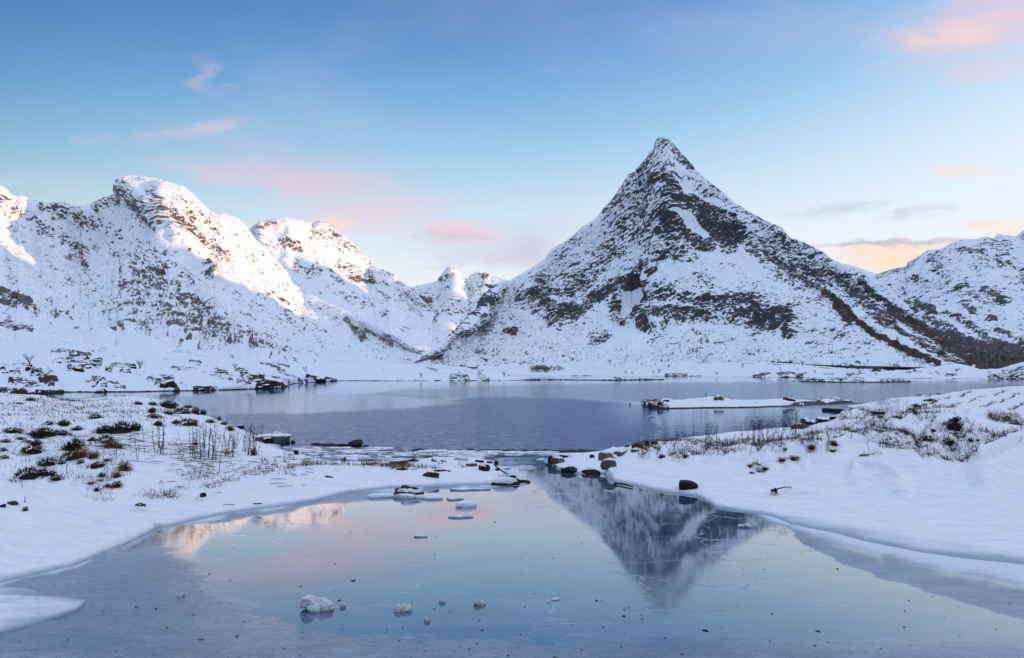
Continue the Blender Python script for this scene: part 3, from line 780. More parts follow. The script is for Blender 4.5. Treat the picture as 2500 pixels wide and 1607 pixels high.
def drift_rows(X, Y, U, V):
    """wind drifts: crests seen along these picture lines, steep towards the back, long tails towards the viewer"""
    out = 0 * X
    lines = [([(2160, 1063), (2200, 1045), (2250, 1028), (2290, 1024), (2330, 1030)], .26, 15), ([(2185, 1055), (2230, 1040), (2290, 1034)], .16, 9), ([(2268, 1074), (2290, 1057), (2330, 1052), (2370, 1080), (2420, 1100)], .30, 17), ([(2370, 1014), (2420, 1022), (2480, 1030)], .16, 12),
             ([(2060, 1025), (2090, 1014), (2120, 1030), (2150, 1048)], .20, 12), ([(2030, 1105), (2080, 1088), (2140, 1080), (2220, 1092)], .24, 15), ([(1970, 1080), (2020, 1072), (2075, 1066)], .14, 9), ([(2400, 1135), (2450, 1110), (2520, 1085)], .34, 20),
             ([(1870, 1115), (1910, 1105), (1960, 1118)], .17, 11), ([(1925, 1112), (1960, 1100), (2010, 1112)], .20, 13), ([(1620, 1115), (1650, 1097), (1690, 1112)], .17, 10), ([(1680, 1118), (1710, 1105), (1760, 1118)], .14, 9), ([(2085, 1145), (2110, 1137), (2150, 1140), (2190, 1170)], .20, 13), ([(1540, 1102), (1560, 1096), (1590, 1103)], .10, 8), ([(1780, 1115), (1800, 1108), (1840, 1118)], .12, 9)]
    for pts, h, w in lines:
        f = strokes(U, V + 0 * U, [(pts, w, 1.0)])
        tail = strokes(U - (V - pts[0][1]) * .25, V - w * .9, [(pts, w * 1.9, 1.0)])
        out = np.maximum(out, h * np.maximum(f, .5 * tail))
    # tussocks buried under the snow behind the smooth plain
    hum = strokes(U, V, [([(1500, 1105), (1650, 1098), (1850, 1092), (2000, 1090)], 26, 1.0), ([(2000, 1075), (2150, 1065), (2300, 1060), (2450, 1075)], 36, .9), ([(2200, 990), (2350, 980), (2500, 970)], 30, .9), ([(1600, 1085), (1850, 1070), (1980, 1058)], 14, .7)])
    out = out + hum * (.11 * np.maximum(0, fbm2(X / .55, Y / .7, 3, 77) + .05) + .05 * fbm2(X / .2, Y / .3, 3, 79))
    return out


def right_bank():
    us = np.arange(1300, 2860, 2.8)
    front = zrow([(1300, 1122, -.1), (1337, 1132, -.06), (1373, 1150, -.06), (1417, 1160, -.06), (1474, 1160, -.06), (1500, 1176, -.06), (1550, 1188, -.06), (1601, 1199, -.06), (1654, 1206, -.06), (1701, 1212, -.06), (1747, 1238, -.06), (1801, 1249, -.06), (1882, 1260, -.06), (1930, 1283, -.06), (2000, 1300, -.06),
                  (2112, 1325, -.06), (2244, 1352, -.06), (2408, 1378, -.06), (2500, 1392, -.06), (2860, 1440, -.06)])
    lip = zrow([(1300, 1121, -.1), (1337, 1126, .04), (1373, 1141, .05), (1417, 1150, .05), (1474, 1150, .04), (1500, 1170, .025), (1601, 1193, .02), (1654, 1200, .02), (1701, 1206, .02), (1747, 1230, .03), (1801, 1241, .02), (1882, 1254, .02), (1930, 1275, .01), (2112, 1312, .01), (2244, 1336, .01), (2408, 1358, .01), (2860, 1410, .01)])
    r1 = zrow([(1300, 1121, -.1), (1345, 1120, .08), (1417, 1138, .11), (1500, 1155, .10), (1650, 1168, .12), (1800, 1190, .13), (2000, 1215, .14), (2250, 1235, .16), (2500, 1250, .18), (2860, 1260, .2)])
    r2 = zrow([(1300, 1120, -.1), (1345, 1112, .09), (1417, 1124, .13), (1500, 1125, .16), (1650, 1125, .24), (1800, 1130, .30), (2000, 1128, .42), (2250, 1135, .46), (2420, 1130, .5), (2500, 1095, .62), (2860, 1090, .7)])
    r3 = zrow([(1300, 1120, -.1), (1345, 1108, .09), (1417, 1112, .12), (1500, 1104, .17), (1650, 1095, .26), (1800, 1090, .42), (2000, 1080, .62), (2250, 1075, .70), (2420, 1075, .72), (2500, 1060, .78), (2860, 1050, .85)])
    r4 = zrow([(1300, 1119, -.1), (1345, 1106, .07), (1417, 1103, .09), (1465, 1098, .09), (1540, 1091, .12), (1582, 1080, .14), (1650, 1074, .20), (1686, 1066, .26), (1738, 1063, .30), (1801, 1056, .38), (1853, 1054, .42), (1936, 1050, .48), (1975, 1043, .52), (2000, 1028, .62), (2042, 1013, .74), (2078, 1013, .76), (2110, 1021, .76), (2160, 1026, .78), (2230, 1020, .84), (2300, 1013, .92), (2350, 1016, .95), (2420, 1010, .98), (2500, 1004, 1.02), (2860, 985, 1.15)])
    sky4 = row_of(us, r4)
    # beyond u 2150 the ground runs on to a farther knoll; before that it drops to the water
    v4, y4 = sky4
    k = np.interp(us, [1300, 2120, 2200, 2860], [0, 0, 1, 1])
    y5 = y4 + 1.6 * (1 - k) + 5.5 * k
    z4 = EYE - (v4 - H0) / F * y4
    z5 = (-.2) * (1 - k) + (z4 - .22) * k
    r5 = (H0 - (z5 - EYE) / y5 * F, y5)
    kn = np.array([(1300, 1100, -.3), (2120, 985, -.3), (2180, 972.5, 0), (2248, 966, 0), (2294, 963, 0), (2340, 957.2, 0), (2409, 951.5, 0), (2455, 945.5, 0), (2500, 942.5, 0), (2700, 931, 0), (2860, 926, 0)])
    y6 = np.where(k > 0, y5 + (38 - y5) * k, y5 + 3)
    z6v = EYE - (np.interp(us, kn[:, 0], kn[:, 1]) - H0) / F * y6
    z6 = (-.6) * (1 - k) + z6v * k
    r6 = (H0 - (z6 - EYE) / y6 * F, y6)
    b2 = drop(us, r6, 8, -.6)
    R = [row_of(us, r) for r in (front, lip, r1, r2, r3)]
    paint = [([(1337, 1130), (1373, 1146), (1417, 1157), (1470, 1157)], 6, 1.2), ([(1340, 1115), (1420, 1106), (1530, 1094)], 7, .6), ([(1966, 1042), (2000, 1030)], 8, .8)]
    scr = [([(1560, 1100), (1700, 1088), (1850, 1085), (2000, 1075)], 20, .55), ([(1640, 1118), (1850, 1110), (2000, 1095)], 13, .5), ([(2040, 1062), (2200, 1085), (2400, 1100)], 24, .58), ([(2150, 1100), (2350, 1115), (2450, 1105)], 12, .62), ([(2190, 1030), (2300, 1035)], 22, .35), ([(2420, 1030), (2520, 1040)], 14, .6), ([(2060, 1030), (2160, 1050)], 14, .5), ([(1840, 1140), (1860, 1150)], 10, .5)]
    for i in range(26):
        a = 2190 + 17 * i + (i % 5) * 13; b = 962 - .045 * (a - 2190) + 6 + (i * 37 % 46)
        scr.append(([(a - 17, b + 7), (a, b), (a + 9, b - 3)], 1.7, .8))
    for pts in ([(2160, 1061), (2200, 1043), (2250, 1026), (2290, 1022), (2330, 1027)], [(2185, 1053), (2230, 1038), (2290, 1032)], [(2268, 1072), (2285, 1057), (2300, 1051)], [(2060, 1023), (2090, 1012), (2120, 1028), (2150, 1046)], [(2030, 1103), (2080, 1086), (2140, 1078), (2220, 1090)], [(1940, 1090), (2020, 1070), (2075, 1064)],
                [(2400, 1133), (2450, 1108), (2520, 1083)], [(2330, 1052), (2370, 1078), (2420, 1098), (2460, 1105)], [(2100, 1138), (2150, 1134)], [(1870, 1112), (1905, 1103)], [(1930, 1108), (1960, 1098)], [(1700, 1110), (1760, 1100), (1830, 1104)], [(2150, 970), (2250, 962), (2400, 950), (2500, 941)]):
        scr.append((pts, 2.0, .72))
    g = bank('right_bank', us, R + [sky4, r5, r6, b2], [12, 50, 66, 50, 60, 16, 60, 12], MAT_NEAR, 'snowy bank with dune like drifts on the right of the pond', [(2.2, .12, 2.6, 1.5), (.8, .06, 2.7, 2.2), (.28, .012, 2.8, 3.0)], paint, scr, base=-.1, wet=0, seed=151, spk=(.10, .45), edge_rows=1.9, steepk=.35, dunes=drift_rows, warp=(5, 2.2))
    GROUND.append(g)


def right_knoll():
    """the knoll behind the inlet, with the frozen inlet in front of it"""
    us = np.arange(2060, 2330, 2.6)
    front = [(2060, 1000, 38), (2083, 1002, 36), (2156, 1009, 33), (2250, 1030, 24), (2330, 1040, 22)]
    front = zrow([(2060, 996, -.03), (2100, 1001, -.03), (2156, 1008, -.03), (2200, 1014, -.03), (2330, 1028, -.03)])
    mid = zrow([(2060, 992, -.03), (2083, 996, .05), (2120, 993, .15), (2156, 990, .3), (2200, 995, .4), (2330, 1000, .5)])
    top = [(2060, 989, 41), (2083, 990, 41), (2120, 983.5, 41), (2156, 976.5, 41), (2180, 972.5, 40.5), (2248, 966.5, 39), (2330, 960, 38)]
    sky = row_of(us, top)
    paint = [([(2120, 990), (2200, 978), (2330, 966)], 5, .6), ([(2200, 985), (2260, 988)], 6, .6)]
    bank('right_bank', us, [row_of(us, front), row_of(us, mid), sky, drop(us, sky, 4, -.3)], [20, 30, 8], MAT_NEAR, 'low snowy knoll behind the small frozen inlet', [(2.0, .10, .4, 1.5), (.6, .04, .4, 1.8)], paint, [([(2100, 1000), (2250, 1005)], 8, .4), ([(2150, 985), (2300, 975)], 10, .4)], base=-.08, wet=0, seed=161, spk=(.12, .5), edge_rows=.8, steepk=.4)


def headland():
    us = np.arange(-60, 836, 2.0)
    front = zrow([(-60, 963, -.1), (108, 961, -.1), (146, 959, -.1), (245, 958, -.1), (420, 955.5, -.1), (550, 952, -.1), (663, 948.4, -.1), (690, 948, -.1), (700, 945, -.1), (704, 940, -.1), (720, 936, -.1), (775, 933.3, -.1), (822, 930.6, -.1), (836, 930, -.12)])
    lip = zrow([(-60, 958, .25), (108, 956, .25), (245, 954, .25), (420, 951, .25), (550, 948, .3), (663, 945.5, .2), (690, 945.5, .1), (704, 937, .3), (775, 930.5, .4), (822, 929, .2), (836, 929.8, -.12)])
    r1 = [(-60, 915, 92), (0, 914, 92), (250, 918, 92), (420, 922, 98), (600, 926, 104), (663, 930, 110), (704, 926, 135), (775, 924, 155), (822, 928.4, 184), (836, 929.7, 186)]
    r2 = [(-60, 860, 125), (0, 858, 125), (61, 855, 125), (105, 854, 125), (175, 860, 125), (228, 879, 125), (300, 884, 130), (400, 886, 132), (494, 890, 134), (600, 903, 138), (640, 900, 150), (700, 908, 150), (775, 920, 165), (822, 928.2, 185), (836, 929.6, 187)]
    top = [(-60, 834, 200), (0, 835, 200), (123, 836, 200), (175, 837, 200), (210, 843, 205), (260, 847, 215), (315, 840, 230), (368, 840, 230), (420, 850, 230), (494, 863, 220), (560, 876, 205), (588, 881, 200), (635, 884, 195), (700, 890, 190), (740, 900, 188), (775, 908, 187), (800, 918, 187), (822, 928, 187), (836, 929.5, 188)]
    sky = row_of(us, top, 1)
    R = [row_of(us, r) for r in (front, lip, r1, r2)]
    k = .1753
    q = crop(0, 820, k); q2 = crop(400, 820, .1878)
    paint = [(q([(740, 215), (900, 215), (1050, 235)]), 5, .9), (q([(1000, 260), (1150, 280), (1220, 280)]), 9, 1.2), (q([(1020, 330), (1150, 340), (1230, 350)]), 8, 1.0), (q([(950, 370), (1150, 390), (1390, 370)]), 10, .95), (q([(960, 470), (1100, 480)]), 6, 1.1), (q([(1180, 420), (1380, 450)]), 8, .9),
             (q([(760, 390), (870, 350)]), 6, .7), (q([(1560, 450), (1700, 420), (1860, 440)]), 7, 1.0), (q([(1690, 500), (1800, 500)]), 4, .9), (q([(1480, 480), (1540, 490)]), 4, .9), (q([(1800, 520), (2000, 520)]), 8, .5),
             (q([(210, 440), (290, 440)]), 5, 1.0), (q([(330, 450), (430, 480)]), 5, 1.0), (q([(460, 530), (560, 540), (660, 600), (720, 650)]), 8, 1.1), (q([(150, 620), (300, 620), (450, 640)]), 6, 1.1), (q([(340, 690), (560, 690)]), 6, .8), (q([(150, 540), (270, 550)]), 4, .8),
             (q([(0, 440), (120, 445)]), 4, 1.0), (q([(0, 510), (60, 500)]), 5, 1.0), (q([(0, 720), (160, 750), (400, 790)]), 6, 1.1), (q([(200, 720), (290, 730)]), 3, .9), (q([(520, 760), (600, 790)]), 6, .9), (q([(650, 790), (820, 790)]), 6, 1.1), (q([(1320, 770), (1420, 770)]), 4, .9),
             (q([(1220, 620), (1300, 620)]), 5, .95), (q([(1320, 590), (1440, 600)]), 5, .95), (q([(1360, 670), (1460, 680)]), 5, 1.0), (q([(1600, 710), (1740, 720)]), 4, .9), (q([(1500, 655), (1740, 650)]), 4, .7), (q([(1380, 230), (1760, 280)]), 5, .4), (q([(640, 530), (720, 540)]), 4, .7), (q([(660, 460), (690, 490)]), 3, .8),
             (q([(2080, 600), (2250, 610), (2396, 600)]), 8, .95), (q([(2200, 660), (2380, 680)]), 9, 1.1), (q([(2120, 540), (2396, 560)]), 4, .7),
             (q2([(0, 560), (80, 640)]), 9, 1.1), (q2([(110, 420), (300, 430), (390, 440)]), 5, 1.0), (q2([(340, 360), (480, 370)]), 3, .8), (q2([(520, 400), (640, 410)]), 3, .7), (q2([(690, 460), (810, 510)]), 6, .9), (q2([(620, 515), (740, 515)]), 4, .9), (q2([(730, 545), (890, 545)]), 5, .7), (q2([(540, 490), (600, 490)]), 5, .6),
             (q2([(960, 460), (1060, 500)]), 7, 1.0), (q2([(1020, 520), (1150, 560), (1270, 580)]), 9, 1.2), (q2([(960, 560), (1100, 590)]), 5, .8), (q2([(980, 640), (1200, 640), (1460, 650)]), 6, 1.0), (q2([(1200, 680), (1480, 672), (1620, 680)]), 3.5, 1.3), (q2([(1240, 360), (1400, 400)]), 4, .9), (q2([(1350, 400), (1560, 480)]), 5, 1.1), (q2([(1420, 370), (1610, 420)]), 4, .9),
             (q2([(1220, 520), (1420, 560)]), 5, .7), (q2([(1420, 560), (1620, 610)]), 5, .9), (q2([(1560, 520), (1760, 570)]), 4, .7), (q2([(1870, 540), (1960, 570), (2080, 590)]), 6, 1.2), (q2([(1750, 600), (1860, 605)]), 4, 1.1), (q2([(2080, 550), (2250, 590)]), 3.5, 1.0), (q2([(1740, 450), (1880, 480)]), 3.5, .6),
             (q2([(400, 690), (680, 690)]), 4, 1.0), (q2([(130, 690), (190, 700)]), 4, .9), (q2([(150, 610), (300, 650)]), 4, .6)]
    scr = [(q([(0, 80), (500, 90), (1100, 120)]), 6, .32), (q([(900, 200), (1400, 210), (1900, 330)]), 5, .4), (q([(1000, 80), (1800, 290)]), 4, .36), (q2([(100, 170), (500, 260), (700, 330)]), 6, .42), (q2([(0, 300), (300, 320)]), 5, .3)]
    g = bank('headland', us, R + [sky, drop(us, sky, 50, -1)], [8, 40, 60, 60, 8], MAT_SHORE, 'snow covered rocky headland on the far left shore', [(26, 1.0, .5, 1.4), (7, .55, .5, 1.8), (2.0, .22, .6, 1.8)], paint, scr, base=.06, wet=.12, seed=171, spk=(.55, 2.4), edge_rows=.8, steepk=.6, lift=(.32, 1.4), warp=(6, 2.5))
    GROUND.append(g)


def middle_shore():
    us = np.arange(640, 1380, 2.4)
    front = zrow([(640, 929.6, -.15), (823, 930.2, -.15), (1000, 930.6, -.15), (1167, 930.4, -.15), (1240, 929.2, -.15), (1300, 928, -.15), (1360, 927.6, -.15), (1380, 927.6, -.2)])
    r0 = [(640, 927.5, 200), (1000, 928.6, 190), (1167, 928.4, 190), (1300, 926.5, 206), (1380, 927, 214)]
    r1 = [(640, 912, 230), (823, 914, 230), (1000, 915, 225), (1100, 914, 220), (1167, 918, 220), (1240, 924, 222), (1380, 927, 222)]
    top = [(640, 889, 320), (710, 889, 320), (785, 886, 320), (847, 881, 320), (900, 884, 320), (1000, 886, 310), (1067, 890, 300), (1134, 897, 280), (1201, 911, 260), (1260, 922, 250), (1330, 926.5, 240), (1380, 927, 232)]
    sky = row_of(us, top, 1)
    k = crop(1050, 830, .167)
    paint = [(k([(300, 570), (420, 560), (560, 580)]), 5, 1.0), (k([(680, 530), (760, 560)]), 5, 1.0), (k([(740, 585), (860, 590)]), 3, 1.0), (k([(430, 510), (470, 520)]), 3, .9), (k([(0, 430), (120, 440)]), 4, .8), (k([(480, 480), (560, 490)]), 3, .6), (k([(1420, 540), (1560, 545)]), 2.5, .8), (k([(1640, 545), (1740, 530)]), 4, 1.3),
             (c2([(770, 1340), (870, 1355)]), 3, .8), (c2([(1160, 1400), (1230, 1430)]), 4, .8)]
    bank('shore', us, [row_of(us, front), row_of(us, r0), row_of(us, r1), sky, drop(us, sky, 90, -1)], [6, 26, 34, 6], MAT_SHORE, 'low snowy shore with soft hills across the middle of the lake', [(40, 1.1, .2, 2), (11, .5, .2, 1.8), (3, .16, .3, 1.7)], paint,
         [(c2([(0, 1290), (300, 1280), (800, 1310), (1200, 1340)]), 5, .40), (c2([(0, 1370), (700, 1360), (900, 1380)]), 9, .26), (c2([(900, 1330), (1200, 1390)]), 7, .4)], base=.07, wet=.08, seed=191, spk=(.45, 2.6), edge_rows=.5, steepk=.5, warp=(4, 1.2), lift=(.22, 2))


def skerry(us, wl, crest, dy, mat, label, paint, relief, wet, seed):
    front = zrow([(u, v, -.15) for u, v in wl])
    vv = np.array(wl, float)
    y0 = lambda u: F * EYE / (np.interp(u, vv[:, 0], vv[:, 1]) - H0)
    mid = [(u, v, y0(u) + dy * .35) for u, v in crest[1]]
    top = [(u, v, y0(u) + dy) for u, v in crest[0]]
    sky = row_of(us, top)
    return bank('skerry', us, [row_of(us, front), row_of(us, mid), sky, drop(us, sky, dy * .8, -.4)], [10, 18, 8], mat, label, relief, paint, None, base=.0, wet=wet, seed=seed, spk=(.34, relief[-1][0] * .8), edge_rows=.5, lift=(.22, 1.0), warp=(3, .8))


def far_shore():
    us = np.arange(985, 2720, 3.0)
    front = zrow([(985, 919, -.3), (1300, 918, -.3), (1400, 917.8, -.3), (1625, 918.8, -.3), (1800, 920.3, -.3), (1840, 921.4, -.3), (1917, 922.2, -.3), (2034, 922.4, -.3), (2217, 924.2, -.3), (2294, 924.0, -.3), (2420, 925.8, -.3), (2500, 926.4, -.3), (2720, 928, -.3)])
    r0 = [(985, 916, 520), (1300, 914, 570), (1400, 914.5, 590), (1625, 914.5, 500), (1800, 916, 420), (1917, 917, 345), (2034, 917.5, 335), (2217, 919, 290), (2294, 919, 292), (2420, 920, 256), (2500, 917, 240), (2720, 915, 215)]
    rd = [(985, 900, 640), (1142, 898.5, 660), (1284, 891, 670), (1434, 887, 670), (1470, 886, 665), (1512, 884, 650), (1600, 886, 600), (1734, 887, 545), (1800, 888.5, 515), (1867, 889, 480), (1959, 894, 435), (2034, 901, 400), (2150, 909, 330), (2183, 911, 318), (2240, 906, 310), (2275, 902, 308), (2334, 892, 306), (2392, 906, 300), (2440, 905, 280), (2467, 897, 262), (2500, 889, 255), (2720, 880, 240)]
    v, y = row_of(us, rd)
    rd_ = (v, y)
    bk = (v - 4, y + 60)
    k = crop(1400, 840, .167); k3 = crop(1750, 840, .167); k4 = crop(2100, 840, .167)
    paint = [(k([(1350, 460), (1500, 450), (1650, 455)]), 4, 1.0), (k([(0, 462), (270, 460)]), 1.5, .8), (k([(1700, 465), (1880, 468)]), 1.5, .9), (k3([(540, 475), (700, 460)]), 4, 1.2), (k3([(640, 440), (780, 430)]), 3, 1.0), (k3([(900, 450), (1060, 430), (1140, 440)]), 5, 1.0), (k3([(990, 480), (1060, 480)]), 4, 1.1),
             (k3([(1170, 470), (1300, 430)]), 4, 1.0), (k3([(1550, 440), (1700, 450)]), 3, .8), (k3([(1900, 460), (2100, 430)]), 5, .8), (k4([(680, 430), (820, 400)]), 3, .9), (k4([(1260, 460), (1400, 465)]), 4, .8), (k4([(1400, 385), (1450, 385)]), 4, .8), (k4([(1100, 435), (1160, 438)]), 3, .8), (k4([(990, 440), (1050, 445)]), 3, .7),
             (k4([(1900, 490), (2100, 470), (2396, 440)]), 6, .95), (k4([(2200, 420), (2396, 340)]), 6, .85), (k4([(1950, 500), (2396, 500)]), 4, 1.0)]
    bank('shore', us, [row_of(us, front), row_of(us, r0), rd_, bk], [8, 40, 8], MAT_SHORE, 'long snowy shore under the mountain with the coast road', [(30, .9, .2, 1.6), (9, .5, .3, 1.6), (3, .16, .3, 1.6)], paint,
         [(k([(0, 350), (700, 330), (1500, 340)]), 12, .34), (k3([(1500, 420), (2300, 440)]), 8, .34), (k4([(1600, 380), (2200, 400)]), 6, .3)], base=.13, wet=.05, seed=201, spk=(.55, 3.5), edge_rows=.5, steepk=.45, warp=(4, 1.2), lift=(.4, 2))


def island():
    us = np.arange(1562, 2120, 1.6)
    front = zrow([(1562, 992, -.15), (1571, 993, -.1), (1617, 998, -.1), (1688, 997, -.1), (1792, 995.5, -.1), (1855, 995, -.1), (1917, 992.7, -.1), (2000, 989.8, -.1), (2060, 987, -.1), (2108, 985, -.1), (2120, 984.5, -.15)])
    lip = zrow([(1562, 990, -.12), (1571, 986, .16), (1617, 990, .17), (1688, 990, .14), (1792, 990.5, .10), (1855, 991, .07), (1917, 990, .05), (2000, 987.5, .035), (2060, 985.5, .02), (2108, 984.5, .0), (2120, 984.4, -.15)])
    top = [(1562, 985, 46.5), (1571, 981, 46), (1575, 979.5, 46), (1617, 976.5, 45.5), (1646, 975.5, 46), (1688, 972.5, 47), (1719, 969.5, 47.5), (1740, 966.5, 48), (1755, 966, 48), (1771, 971.5, 48), (1813, 976, 48), (1855, 975, 48), (1913, 972.6, 49), (1938, 976, 50), (2000, 978, 51), (2019, 974, 51), (2074, 980, 52), (2108, 983.3, 53), (2120, 984, 53)]
    sky = row_of(us, top)
    p = crop(1500, 920, .2087)
    paint = [(p([(345, 300), (480, 310), (560, 335)]), 7, 1.3), (p([(560, 280), (680, 285)]), 4, 1.0), (p([(1180, 235), (1260, 250)]), 4, 1.1), (p([(1220, 270), (1430, 300)]), 4, .5), (p([(1980, 255), (2090, 270)]), 1.8, 1.2), (p([(2160, 330), (2220, 330)]), 1.6, 1.0), (p([(400, 340), (620, 355)]), 4, 1.2), (p([(2000, 250), (2100, 270)]), 2, 1)]
    bank('skerry', us, [row_of(us, front), row_of(us, lip), sky, drop(us, sky, 3, -.3)], [7, 30, 7], MAT_NEAR, 'low flat snow covered spit in the lake with a dark rocky tip', [(4, .10, .2, 2), (1.2, .05, .2, 1.7), (.5, .02, .2, 1.5)], paint, [(p([(800, 270), (1300, 280), (1900, 310)]), 6, .3)], base=-.05, wet=.07, seed=221, spk=(.14, .8), edge_rows=.4, steepk=.4, warp=(4, 1.2), lift=(.12, .5))


def ice_tongue():
    """rough snowy ice at the left edge of the pond"""
    us = np.arange(-120, 226, 2.5)
    q = crop(0, 1150, .3548)
    front = zrow([(-120, 1556, -.04), (0, 1546, -.04), (60, 1530, -.04), (142, 1505, -.04), (190, 1488, -.04), (206, 1475, -.04), (214, 1470, -.04), (226, 1466, -.06)])
    lip = zrow([(-120, 1540, .03), (0, 1528, .03), (60, 1515, .03), (142, 1492, .03), (190, 1478, .025), (206, 1469, .015), (226, 1464, -.06)])
    mid = zrow([(-120, 1480, .05), (0, 1475, .05), (100, 1468, .04), (170, 1462, .03), (206, 1463, .01), (226, 1463, -.06)])
    top = zrow([(-120, 1436, .02), (0, 1433, .02), (70, 1440, .02), (120, 1450, .015), (206, 1461, .0), (226, 1462, -.06)])
    sky = row_of(us, top)
    bank('ice_shelf', us, [row_of(us, front), row_of(us, lip), row_of(us, mid), sky, drop(us, sky, .25, -.08)], [10, 40, 50, 8], MAT_NEAR, 'rough snow covered ice shelf at the left edge of the pond', [(.5, .03, .1, 2.5), (.16, .02, .15, 3), (.05, .005, .1, 2)], [(q([(350, 860), (560, 850)]), 9, .75), (q([(0, 880), (300, 870)]), 4, .6), (q([(150, 910), (300, 900)]), 4, .6)], None, base=-.05, wet=0, seed=231, spk=(.2, .12), edge_rows=.6, steepk=.5)


left_bank()
right_bank()
right_knoll()
headland()
middle_shore()
far_shore()
island()
ice_tongue()
skerry(np.arange(1370, 1632, 1.6), [(1370, 928), (1400, 928), (1500, 929), (1580, 928.6), (1632, 927.4)], ([(1370, 925), (1400, 923.5), (1450, 924.6), (1480, 922.6), (1510, 923.4), (1530, 925.5), (1580, 925.4), (1610, 926.5), (1632, 927.3)], [(1370, 926.5), (1500, 926.8), (1632, 927.4)]), 8, MAT_SHORE,
       'thin low skerry of snow and dark stones off the middle shore', [([(1395, 924), (1430, 925)], 1.6, 1.0), ([(1500, 924), (1514, 926)], 2.4, 1.3), ([(1470, 927), (1620, 927)], 1.0, .9), ([(1560, 926), (1590, 926)], 1.6, 1.0)], [(4, .2, .2, 1.6), (1.5, .1, .2, 1.5)], .28, 241)
skerry(np.arange(1935, 2226, 1.6), [(1935, 932), (1960, 933), (2010, 933.4), (2060, 934), (2150, 934.6), (2226, 933.4)], ([(1935, 931), (1960, 929.5), (1985, 926.8), (2000, 929.8), (2030, 929), (2050, 924), (2064, 922.5), (2090, 920.5), (2120, 922), (2150, 925), (2180, 928.6), (2205, 931), (2226, 932.6)], [(1935, 932), (1985, 930), (2060, 929), (2100, 929), (2150, 930.5), (2226, 933.2)]), 9, MAT_SHORE,
       'rocky skerry with snow patches before the right far shore', [([(1960, 930), (2010, 930)], 5, 1.3), ([(2030, 930), (2066, 926)], 6, 1.1), ([(2070, 924), (2110, 926)], 4, .9), ([(2040, 933), (2110, 932)], 3, 1.0), ([(2085, 930), (2100, 931)], 4, 1.1), ([(2150, 930), (2220, 932)], 3, 1.1)], [(4, .3, .2, 1.5), (1.4, .15, .2, 1.4)], .3, 251)


# ------------------------------------------------------------------ water and ice
def lake_material():
    m, t, n, b = new_mat('lake_water')
    geo = n('ShaderNodeNewGeometry'); pos = geo.outputs['Position']
    M = lambda op, a, c=0.0, cl=False: n('ShaderNodeMath', a, c, operation=op, use_clamp=cl).outputs[0]
    at = lambda nm: n('ShaderNodeAttribute', attribute_name=nm).outputs['Fac']
    gr, rp, ni = at('grease'), at('ripple'), at('nilas')
    big = n('ShaderNodeTexNoise', inp={'Vector': n('ShaderNodeVectorMath', pos, (.5, 1, 1), operation='MULTIPLY').outputs[0], 'Scale': .35, 'Detail': 3, 'Roughness': .6}).outputs[0]
    fl = n('ShaderNodeTexNoise', inp={'Vector': n('ShaderNodeVectorMath', pos, (.55, 1, 1), operation='MULTIPLY').outputs[0], 'Scale': 3.4, 'Detail': 5, 'Roughness': .72}).outputs[0]
    grm = M('MULTIPLY', gr, n('ShaderNodeMapRange', fl, .44, .56, 0, 1).outputs[0])
    base = mixc(t, n, ni, (.002, .075, .23, 1), (.17, .18, .25, 1))
    base = mixc(t, n, M('MULTIPLY', rp, .8), base, (.07, .15, .24, 1))  # rippled water's base colour lightened to imitate reflected sky sheen
    base = mixc(t, n, grm, base, (.045, .115, .24, 1))
    t.links.new(base, b.inputs['Base Color'])
    r = M('ADD', M('MULTIPLY', rp, .05), M('ADD', .035, M('ADD', M('MULTIPLY', gr, .20), M('MULTIPLY', ni, .12))))
    t.links.new(r, b.inputs['Roughness'])
    b.inputs['IOR'].default_value = 1.34
    w1 = n('ShaderNodeTexNoise', inp={'Vector': n('ShaderNodeVectorMath', pos, (.45, 1, 1), operation='MULTIPLY').outputs[0], 'Scale': 2.6, 'Detail': 3, 'Roughness': .55}).outputs[0]
    w2 = n('ShaderNodeTexNoise', inp={'Vector': n('ShaderNodeVectorMath', pos, (.4, 1, 1), operation='MULTIPLY').outputs[0], 'Scale': .5, 'Detail': 2}).outputs[0]
    h = M('ADD', M('ADD', M('MULTIPLY', w1, M('ADD', .005, M('MULTIPLY', rp, .16))), M('MULTIPLY', w2, M('ADD', .005, M('MULTIPLY', rp, .2)))), M('MULTIPLY', grm, .03))
    bp = n('ShaderNodeBump', inp={'Strength': 1.0, 'Distance': 1.0, 'Height': h})
    # wavelets far finer than a pixel: tilt the facets themselves
    wn = n('ShaderNodeTexNoise', inp={'Vector': pos, 'Scale': 7.0, 'Detail': 2, 'Roughness': .6}).outputs['Color']
    wv = n('ShaderNodeVectorMath', wn, (.5, .5, .5), operation='SUBTRACT').outputs[0]
    wv = n('ShaderNodeVectorMath', wv, (.6, 1, 0), operation='MULTIPLY').outputs[0]
    amp = M('ADD', M('MULTIPLY', rp, .75), M('MULTIPLY', grm, .12))
    wv = n('ShaderNodeVectorMath', wv, operation='SCALE', inp={'Scale': amp}).outputs[0]
    nn = n('ShaderNodeVectorMath', n('ShaderNodeVectorMath', bp.outputs[0], wv, operation='ADD').outputs[0], operation='NORMALIZE').outputs[0]
    t.links.new(nn, b.inputs['Normal'])
    return m


